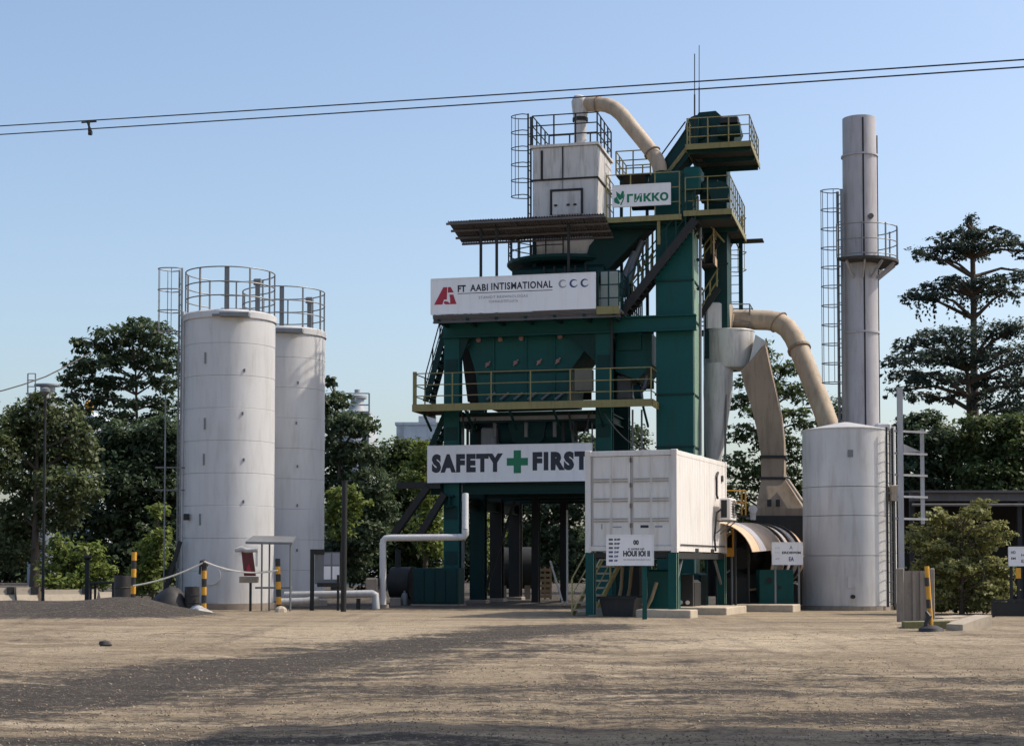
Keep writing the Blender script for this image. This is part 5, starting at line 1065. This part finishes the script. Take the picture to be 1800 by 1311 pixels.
# litter on the yard
q = gp(352, 1080); gz = float(ground_h(*q)); vs = lathe((q[0],q[1],gz), [(.26,-.02),(.22,.06),(.15,.13),(.06,.17),(.01,.18)], 14); vs = ([(q[0]+(p[0]-q[0])*1.25+.06*math.sin(p[1]*20+p[2]*9), p[1]+.05*math.sin(p[0]*17), p[2]+.05*math.sin(p[0]*11+p[1]*6)*(p[2] > gz+.05)) for p in vs[0]], vs[1])
solo('plastic_sack', 'crumpled whitish plastic sack on the ground before the silo', 'sack', vs, TARP, W, (q[0],q[1],gz), None, True)
q = gp(185, 1136); gz = float(ground_h(*q)); vs = lathe((q[0],q[1],gz), [(.09,-.02),(.11,.03),(.08,.08),(.01,.1)], 9); solo('stone', 'lone dark stone on the tan ground at left', 'stone', ([(p[0]+.02*math.sin(p[2]*40+p[1]*30), p[1], p[2]) for p in vs[0]], vs[1]), ROCKM, W, (q[0],q[1],gz), None, True)

# ================================================================ right foreground
d = 37.5
T = Thing('precast_barrier', 'mud stained precast concrete barrier between two upright posts', 'barrier', W, (gx(1608,d), d, 0))
x0, x1 = gx(1578,d), gx(1642,d); zt = P(1600,1000,d).z
T.part('slab', box(x0+.13, x1-.1, d+.02, d+.1, -.1, zt-.04), CONCD)
for a, b in ((x0, x0+.13), (x1-.1, x1)): T.part('post', chbox(a, b, d-.04, d+.16, -.1, zt+.02, .015), CONCD)
for f in (.33, .62): T.part('rib', box(x0+.13+(x1-x0-.23)*f, x0+.2+(x1-x0-.23)*f, d-.02, d+.019, -.1, zt-.05), CONCD)
d = 39.5
T = Thing('ladder_frame', 'tall pale grey ladder frame standing above the precast barrier', 'frame', W, (gx(1586,d), d, 0))
T.part('upright', box(gx(1581,d), gx(1590,d), d, d+.1, -.1, P(1586,681,d).z), PALEST); T.part('upright', box(gx(1620,d)+.1, gx(1626,d)+.1, d+.35, d+.43, P(1620,920,d).z, P(1620,752,d).z), PALEST)
for py in (757, 796, 834, 872, 911): q = P(1590, py, d); T.part('rung', bar((gx(1576,d), d+.05, q.z), (gx(1631,d)+.1, d+.38, q.z-.01), .05, .05), PALEST)
q = P(1600,790,d); T.part('gusset_sheet', prism([(gx(1591,d),P(0,780,d).z),(gx(1622,d),P(0,794,d).z),(gx(1591,d),P(0,795,d).z)], d+.02, d+.03), TARP)
T = Thing('striped_bollard', 'leaning yellow and black bollard before the precast barrier', 'bollard', W, (gx(1630,34.8), 34.8, 0), 'yellow and black striped bollards')
b = Vector((gx(1636,34.8), 34.8, -.05)); t_ = P(1629, 995, 34.8)
T.part('pole', tube([b, t_], .05, 10), YEL)
for f in (.25, .58): T.part('stripe', tube([b.lerp(t_, f+.12)+Vector((-.02,-.012,0)), b.lerp(t_, f+.25)+Vector((-.02,-.012,0))], .053, 10), BLK)
T.part('chain_lump', tube([b+Vector((-.1,-.08,.02)), b+Vector((-.12,-.06,.2)), b+Vector((-.06,-.06,.35)), b+Vector((-.12,-.05,.45))], [.1,.05,.07,.03], 8), RUBBER, None, True); T.part('foot', lathe((b.x-.02,34.75,0), [(.28,-.02),(.25,.05),(.12,.1),(.01,.12)], 12), RUBBER, None, True)
for i, (px0, px1, py0, D, h, rz, lab) in enumerate(((1640,1684,1096,37.2,.16,30,'flat broken concrete kerb behind the leaning bollard'), (1666,1742,1116,35.0,.36,34,'wedge shaped broken concrete slab at the right'), (1588,1665,1112,35.6,.22,-3,'mossy low concrete kerb under the leaning bollard'), (1640,1700,1090,39,.24,28,'small concrete block behind the wedge slab'))):
    x0, x1 = gx(px0,D), gx(px1,D); gz = float(ground_h((x0+x1)/2, D))-.06
    g = prism([(x0,gz),(x1,gz),(x1,gz+h),(x0+(x1-x0)*.55,gz+h*(.95 if i != 1 else .8)),(x0,gz+h*(.9 if i != 1 else .5))], D-.2, D+.25)
    c_ = ((x0+x1)/2, D, gz); a = R(rz); g = ([(c_[0]+(p[0]-c_[0])*math.cos(a)-(p[1]-D)*math.sin(a), D+(p[0]-c_[0])*math.sin(a)+(p[1]-D)*math.cos(a), p[2]) for p in g[0]], g[1])
    solo('broken_kerb', lab, 'concrete', g, CONC if i != 2 else paint('mossy_concrete', (.20,.19,.08), .9, amt=.6, streak=0, bump=.5), W, c_, 'broken concrete pieces')
d = 60
T = Thing('open_shed', 'long dark open shed with a low roof behind the bush', 'shed', W, (gx(1760,d), d, 0))
x0, x1 = gx(1600,d), gx(1600,d)+16; zt = P(1700,866,d).z
T.part('eave_beam', box(x0, x1, d-.1, d+.1, zt-.3, zt), ROOF); T.part('roof', loft([[(x0,d-.3,zt),(x1,d-.3,zt),(x1,d+6,zt+.2),(x0,d+6,zt+.2)],[(x0,d-.3,zt+.08),(x1,d-.3,zt+.08),(x1,d+6,zt+.28),(x0,d+6,zt+.28)]]), ROOF); T.part('rear_wall', box(x0, x1, d+5.8, d+5.9, 0, zt+.15), DARKST); T.part('pipe_rail', rod((x0,d-.35,zt-.45),(x1,d-.35,zt-.45),.06), ROOF, None, True)
for k in range(5): T.part('post', box(x0+k*3.9, x0+k*3.9+.16, d-.08, d+.08, 0, zt-.3), DARKST)
T = Thing('low_fence', 'low dark panelled fence at the right edge beyond the bush', 'fence', W, (gx(1790,43.5), 43.5, 0))
x0 = gx(1745,43.5)
for k in range(5): T.part('panel', box(x0+k*.9+.03, x0+k*.9+.87, 43.5, 43.55, .02, .40), DARKST); T.part('post', box(x0+k*.9-.03, x0+k*.9+.029, 43.46, 43.58, 0, .5), DARKST)
T.part('top_rail', box(x0, x0+4.5, 43.48, 43.57, .42, .46), DARKST)
d = 50.2
T = Thing('meter_box', 'small beige box on a pole right of the clad tank', 'box', W, (gx(1573,d), d, 0)); q = P(1573, 880, d)
T.part('case', chbox(q.x-.12, q.x+.13, d, d+.3, q.z, q.z+.48, .02), BEIGE); T.part('pole', rod((q.x,d+.15,0),(q.x,d+.15,q.z),.05), DARKST, None, True)

# ================================================================ overhead lines
T = Thing('power_line', 'pair of black overhead cables slung across the sky', 'cable', W, tuple(at(900,160,33)))
ends = []
for (ya, yb) in ((221,104), (236,117)):
    a = at(0, ya, 40); b = at(1800, yb, 28); e = (b-a)/18.0; a2, b2 = a-e*14, b+e*14; pts = [a2.lerp(b2, i/40)-Vector((0,0,.12*(1-(i/20-1)**2)-.09)) for i in range(41)]; ends.append((a, b)); T.part('cable', tube(pts, .014, 6), RUBBER, None, True)
f = 157/1800; sx_ = 157
p = at(155, 215, 39); q = at(158, 230, 39); T.part('spacer_clamp', join(tube([p+Vector((0,0,.02)), p.lerp(q,.5), q], [.045,.025,.05], 8), tube([p+Vector((-.16,0,-.01)), p+Vector((.2,0,.015))], .02, 6), tube([q+Vector((-.03,0,-.05)), q+Vector((.05,0,-.06))], [.06,.06], 8)), DARKST, None, True)
T = Thing('service_wire', 'single sagging service wire entering from the left edge', 'cable', W, tuple(at(60,668,70)))
T.part('wire', tube([at(-60,700,66), at(6,686,67), at(40,676,68), at(80,662,69), at(112,646,70), at(160,620,71.5)], .03, 6), RUBBER, None, True)

# ================================================================ distant buildings and tanks
d = 112
T = Thing('distant_tank', 'distant grey tank top with railing above the left trees', 'tank', W, (gx(66,d), d, 0))
x = gx(80,d); zt = P(80,676,d).z; T.part('vessel', lathe((x,d,0), [(.9,0),(.9,zt-1),(.5,zt-.6),(.5,zt-.15),(.9,zt-.1),(.9,zt),(.01,zt+.1)], 20), FARG, None, True)
x0 = gx(46,d); pf = T.part('platform', box(x0, x-.5, d-.6, d+.6, P(60,692,d).z-.1, P(60,692,d).z), FARG); railing(T, [(x0+.1,d-.5,P(60,692,d).z),(gx(62,d),d-.5,P(60,692,d).z)], P(60,658,d).z-P(60,692,d).z, FARG, .6, pf, r=.04); T.part('tower_leg', box(x0+.1,x0+.3,d-.1,d+.1,0,P(60,692,d).z-.1), FARG)
T = Thing('distant_shed', 'distant pale blue shed roof with yellow vent above left trees', 'shed', W, (gx(130,d), d, 0))
zt = P(130,718,d).z; x0, x1 = gx(108,d), gx(160,d); T.part('wall', box(x0,x1,d,d+6,0,zt-.6), FARB); T.part('roof', prism([(x0-.2,zt-.6),(x1+.2,zt-.6),(x1-.6,zt),(x0+.4,zt)], d-.2, d+6.2), FARB)
q = P(157,714,d); T.part('vent', lathe((q.x,d-.1,q.z), [(.3,-.4),(.26,-.1),(.34,.1),(.2,.36),(.01,.4)], 10), YEL, None, True)
T = Thing('distant_tank', 'distant grey capped tank inside a rail frame right of silos', 'tank', W, (gx(627,d), d, 0))
x = gx(627,d); z0 = P(627,726,d).z; T.part('vessel', lathe((x,d,0), [(1.4,0),(1.4,z0-.6),(.9,z0),(.55,z0+.3),(.45,z0+.9),(.65,z0+1.0),(.65,z0+1.15),(.2,z0+1.3),(.2,z0+1.6),(.01,z0+1.6)], 20), FARG, None, True)
zt = P(627,695,d).z
pf = T.part('deck', box(gx(604,d), gx(652,d), d-1.5, d+1.5, z0-.15, z0), FARG); railing(T, [(gx(604,d),d-1.4,z0),(gx(651,d),d-1.4,z0)], zt-z0, FARG, 2, pf, r=.05, levels=(1,.35)); railing(T, [(gx(575,d),d-1.4,z0),(gx(604,d),d-1.4,z0)], zt-z0, FARG, 2, pf, r=.04, levels=(1,.35)); T.part('leg', box(gx(648,d)-.1,gx(648,d)+.1,d-1.3,d-1.1,0,z0-.15), FARG)
d = 120
T = Thing('distant_building', 'distant flat roofed pale block between silo and tower', 'building', W, (gx(740,d), d, 0))
x0, x1, zt = gx(696,d), gx(772,d), P(730,742,d).z; T.part('wall', box(x0,x1,d,d+8,0,zt-.2), FARB); T.part('parapet', box(x0-.1,x1+.1,d-.1,d+8.1,zt-.2,zt), FARB)
T.part('dust_wall', box(gx(704,d),gx(704,d)+.2,d-.12,d-.002,0,zt-.25), FARG)
x0, x1, zt2 = gx(735,d+3), gx(766,d+3), P(750,731,d+3).z; T.part('roof_plant', box(x0,x1,d+3,d+6,zt+.001,zt2), FARG)

# unseen canopy added off to the right to cast shade over the near ground
QF = Frame(5.3, 15.5, -8)
T = Thing('shade_canopy', 'unseen flat steel canopy added right of the view to cast shade', 'canopy', QF, (5, -5, 0))
cz = 8.6
for k in range(6): a = k*2.0; T.part('roof_sheet', box(a+.01, a+1.99, -11-.2*(k%2), .12*(k%3), cz+.01*(k%2), cz+.05+.01*(k%2)), ROOF)
T.part('edge_beam', box(0,12,-2.4,-2.2,cz-.3,cz-.002), DGREEN); T.part('edge_beam', box(0,12,-10.8,-10.6,cz-.3,cz-.002), DGREEN)
for x in (.5, 11.5):
    for y in (-2.3, -10.7): T.part('post', box(x-.1,x+.1,y-.1,y+.1,-.2,cz-.301), DGREEN)
# distant wood closing the view
cl = []
g = random.Random(4)
for i in range(90):
    x = -62+i*1.4; h = g.uniform(3.2, 5.6) ; cl.append(((x, 128+g.uniform(-4,4), h*.5), (1.9, 1.6, h*.55)))
fo = foliage('distant_wood', cl, .55, LF_DARK, 1.6, 77, None, sprig=.6, flat=.6); tags(fo, 'dark distant wood closing the view behind the yard', 'wood', kind='stuff')

# slack cables between tower and container
T = Thing('site_cable', 'slack black cable hanging from the tower to the container roof', 'cable', W, tuple(P(1060,728,53)))
a = Vector(P(1062,726,53.5)); b = Vector(P(1150,792,45)); T.part('cable', tube([a.lerp(b,k/12)-Vector((0,0,1.2*(k/12)*(1-k/12))) for k in range(13)], .018, 6), RUBBER, None, True)

# dark tank added to darken the bay between the columns
T = Thing('bay_darkening_tank', 'dark horizontal tank on saddles added to darken the tower bay', 'tank', W, (gx(905,67), 67, 0))
x0, x1 = gx(872,67), gx(940,67); T.part('shell', tube([(x0-.12,67,1.25),(x0,67,1.25),(x1,67,1.25),(x1+.12,67,1.25)], [.6,.85,.85,.6], 22), DARKST, None, True)
for x in (x0+.3, x1-.3): T.part('saddle', box(x-.12, x+.12, 66.5, 67.5, 0, .55), CONCD)
T.part('manway', tube([((x0+x1)/2,67,2.05),((x0+x1)/2,67,2.3)], .25, 14), DARKST)

# ================================================================ planting round the yard
T = tree('broadleaf_tree', 'tall airy broadleaf tree with open branches left of the silos', 80, 246, [(246,900),(244,800),(240,720),(238,640)],
     [(262,582,44,18),(240,570,28,12),(210,592,46,18),(160,612,36,15),(138,600,14,9),(285,606,34,20),(305,640,22,26),(225,622,50,16),(180,640,48,16),(140,648,32,14),(116,668,20,12),(270,640,40,16),(160,676,42,14),(120,700,24,12),(292,675,28,16),(250,668,34,12),(205,672,34,12),(185,704,36,14),(140,722,26,10),(295,715,26,20),(268,706,26,12),(228,706,26,10),(200,735,36,16),(255,740,30,14),(160,745,28,12),(300,755,26,18)], .27, LF_DARK, 5.5, 3, .15, flat=.3, sprig=.26)
tree('leaning_tree', 'dense olive tree at the left edge with heavy rounded crown', 68, 62, [(62,960),(64,860),(66,760)],
     [(60,735,48,32),(112,742,36,30),(22,765,40,40),(85,790,60,34),(140,800,32,34),(40,840,52,40),(112,850,52,34),(152,862,26,24),(30,910,50,36),(100,905,46,30),(30,965,44,34),(0,800,30,60),(75,700,22,14),(150,770,18,14)], .24, LF_OLIVE, 10, 5, .2)
tree('shade_tree', 'dark broad tree massed behind the ladder of the front silo', 75, 235, [(235,960),(235,860),(238,770)],
     [(215,765,40,26),(280,760,40,28),(190,790,40,34),(310,780,30,34),(200,800,50,40),(270,790,48,44),(235,850,70,44),(300,850,40,50),(190,890,46,44),(260,920,66,44),(210,960,52,44),(300,960,40,44),(320,900,40,60),(330,800,34,60),(150,930,40,40),(170,990,46,36),(260,1000,60,36)], .28, LF_DARK, 9, 7, .2)
for i, (bx, D, cl, lab) in enumerate([
    (120, 62, [(120,975,26,26),(95,1000,24,26),(145,1000,34,24),(160,970,18,22),(120,1025,50,16),(185,1012,22,18),(100,955,12,16)], 'fresh green shrub growing behind the concrete barriers'),
    (270, 61, [(275,898,16,14),(265,960,26,18),(272,985,22,24),(250,1005,20,20),(285,940,14,14),(262,1030,26,14)], 'fresh green shrub between the striped bollard and front silo')]):
    tree('shrub', lab, D, bx, [(bx,1035),(bx+3,990)], cl, .22, LF_BRIGHT, 13, 20+i, .07, cat='shrub', flat=.5, sprig=.2, dj=.4)
tree('broadleaf_tree', 'dark layered tree just right of the rear silo', 82, 590, [(592,950),(596,850),(600,760)],
     [(582,672,14,8),(590,705,30,14),(612,745,44,22),(582,790,36,34),(640,755,22,12),(630,800,44,26),(595,850,44,34),(650,850,40,30),(610,905,56,36),(570,740,24,26),(640,940,50,36),(660,890,36,32),(600,975,54,40)], .27, LF_DARK, 9, 9, .2)
tree('rounded_tree', 'rounded dark green tree between the rear silo and tower', 88, 715, [(715,960),(715,860),(712,800)],
     [(700,790,36,22),(735,800,34,26),(680,820,36,26),(720,845,52,32),(690,880,46,32),(750,860,36,40),(720,920,60,36),(760,800,26,30),(690,950,60,36),(745,960,52,40),(660,1000,60,36),(740,1010,60,30)], .27, LF_MID, 9, 12, .2)
tree('young_tree', 'sunlit yellow green tree against the left of the tower', 72, 748, [(748,940),(746,850),(742,800)],
     [(742,792,16,18),(725,812,18,14),(752,820,16,26),(735,850,22,20),(756,868,18,26),(760,905,22,24),(745,930,24,20),(762,960,22,18),(615,870,26,16)][:-1], .26, LF_BRIGHT, 9, 13, .1, dj=.5)
tree('shrub', 'low sunlit shrub right of the rear silo behind the dark pole', 70, 600, [(600,1000),(600,920)], [(590,872,18,14),(622,868,20,13),(610,895,28,16),(585,905,16,14),(640,885,14,10),(600,930,24,16)], .24, LF_BRIGHT, 9, 14, .08, cat='shrub', dj=.4)
tree('young_tree', 'sunlit green tree framed between the dark tower columns', 74, 862, [(860,1000),(858,920)], [(858,880,16,14),(850,910,18,18),(862,940,18,18),(852,970,18,18),(862,1000,18,16),(856,1028,16,14)], .26, LF_BRIGHT, 9, 15, .1, dj=.5)
tree('shade_tree', 'dark leafy tree behind the drive-through under the tower', 80, 960, [(960,980),(958,900)], [(910,890,30,22),(960,890,36,24),(1000,900,34,26),(925,935,36,28),(980,945,42,30),(940,985,44,26),(1010,985,36,30),(900,980,26,30),(1090,900,60,60),(1120,980,60,50),(830,930,26,46),(1040,800,50,36),(1110,770,30,24),(800,850,40,40)], .27, LF_DARK, 8, 16, .2)
tree('broadleaf_tree', 'airy dark tree behind the cyclone and curved ducts', 84, 1345, [(1345,900),(1348,800),(1350,720)],
     [(1345,612,14,16),(1350,642,32,20),(1385,650,24,16),(1320,672,28,18),(1370,685,36,18),(1405,690,22,18),(1300,705,22,18),(1340,725,34,16),(1395,730,30,14),(1420,745,22,20),(1310,760,30,22),(1360,775,40,22),(1400,790,34,24),(1300,820,44,30),(1360,840,50,34),(1300,880,46,36),(1400,860,40,40),(1450,800,36,40),(1480,720,40,26),(1330,930,70,36),(1440,640,0,0)][:-1], .25, LF_MID, 5.5, 17, .2, sprig=.25)
T = tree('conifer_tree', 'tall tiered dark conifer with drooping fronds at the right', 92, 1716, [(1715,900),(1714,760),(1712,640),(1711,520),(1709,420),(1706,380)],
     [(1706,386,10,12),(1706,402,24,12),(1690,416,40,12),(1730,412,40,10),(1655,420,22,9),(1755,404,16,6),(1770,420,28,9),(1640,440,40,9),(1690,436,50,10),(1740,432,50,11),(1790,434,26,9),(1620,452,24,8),(1660,456,36,8),(1800,446,24,10),(1715,450,30,10),
      (1690,496,40,10),(1650,504,34,9),(1665,490,20,7),(1618,514,32,8),(1595,526,22,7),(1740,498,44,10),(1775,490,36,10),(1805,482,30,11),(1710,512,60,10),(1770,512,40,9),(1640,520,40,8)], .2, LF_BLUE, 5.2, 18, .32, flat=.3, sprig=.24, dj=1.6)
g = random.Random(8); sp_ = []
for k in range(60):
    px = g.uniform(1596, 1790); y0 = 528-.04*(px-1640); L_ = g.uniform(14, 46)*(1 if px < 1730 else .6)
    for q in range(int(L_/6)): sp_.append((tuple(at(px+g.uniform(-2,2)+q*.6, y0+6*q, 92+g.uniform(-1.5,1.5))), (.05,.05,.15)))
o_ = foliage('hanging_fronds', sp_, .17, LF_BLUE, 1, 19, T, sprig=.06, flat=1.4, nmin=1, m=9)
tree('rain_tree', 'wide dark tree with open lower crown below the conifer tiers', 88, 1705, [(1712,900),(1708,800),(1704,720),(1700,650)],
     [(1640,590,44,16),(1595,606,28,12),(1690,590,40,18),(1750,582,46,18),(1800,578,40,20),(1615,630,52,16),(1572,640,24,10),(1665,625,44,20),(1720,625,46,24),(1775,625,50,24),(1815,640,36,30),(1590,662,40,12),(1640,668,46,14),(1700,668,46,16),(1760,672,50,18),(1805,685,40,24),(1580,690,28,10),(1620,700,30,10),(1770,712,46,18),(1725,705,26,20),(1660,700,26,10),(1800,728,40,22)], .23, LF_BLUE, 5.0, 45, .36, flat=.34, sprig=.28, dj=1.8)
for i, (bx, D, cl, lab, mt) in enumerate([
    (1620, 80, [(1600,745,36,14),(1630,735,30,12),(1640,765,46,22),(1590,780,40,26),(1650,800,52,28),(1600,830,52,32),(1660,850,56,30),(1610,880,60,26),(1570,830,30,50),(1620,920,70,40),(1560,950,50,50)], 'dark green rounded tree behind the grey ladder frame', LF_DARK),
    (1750, 78, [(1720,745,34,16),(1765,750,40,20),(1800,745,34,20),(1735,785,50,26),(1790,790,50,30),(1740,830,56,30),(1800,840,50,36),(1700,815,40,30),(1760,870,60,28),(1690,780,30,30),(1830,780,40,60)], 'broad mid green tree at the right edge below the conifer', LF_MID)]):
    tree('rounded_tree', lab, D, bx, [(bx,960),(bx,860),(bx,790)], cl, .26, mt, 9.5, 30+i, .2)
tree('garden_bush', 'layered olive green bush spilling behind the precast barrier', 46, 1690, [(1690,1040),(1692,980),(1690,930)],
     [(1640,905,26,12),(1675,915,34,12),(1715,900,26,12),(1730,882,16,8),(1660,938,44,14),(1710,935,40,13),(1745,925,24,10),(1640,965,40,14),(1690,965,50,14),(1740,955,34,11),(1770,940,16,7),(1630,995,34,14),(1680,995,50,15),(1735,990,40,13),(1765,1005,22,12),(1650,1022,40,14),(1710,1022,50,14),(1752,1030,28,12),(1610,940,16,22),(1640,1044,34,12),(1690,1046,44,12),(1740,1046,36,12),(1770,1036,18,12),(1650,1064,36,12),(1700,1066,40,12),(1745,1066,36,12)], .13, LF_BUSH, 30, 40, .07, cat='bush', flat=.25, sprig=.16, dj=.5, depth=.7)

# ================================================================ hazy air
hz = bpy.data.materials.new('haze_air'); hz.use_nodes = True; t = hz.node_tree
t.nodes.remove(t.nodes['Principled BSDF']); pv = nd(t, 'ShaderNodeVolumePrincipled'); pv.inputs['Color'].default_value = (.86,.92,1,1); pv.inputs['Density'].default_value = HAZE; pv.inputs['Anisotropy'].default_value = .35
t.links.new(pv.outputs[0], t.nodes['Material Output'].inputs['Volume'])
if HAZE > 0:
    o = solo('haze', None, None, box(-75, 75, -14, 145, -2, 22), hz, W, (0,0,0), kind='stuff')
    o['label'] = 'thin pale haze filling the air over the whole yard'; o['category'] = 'haze'
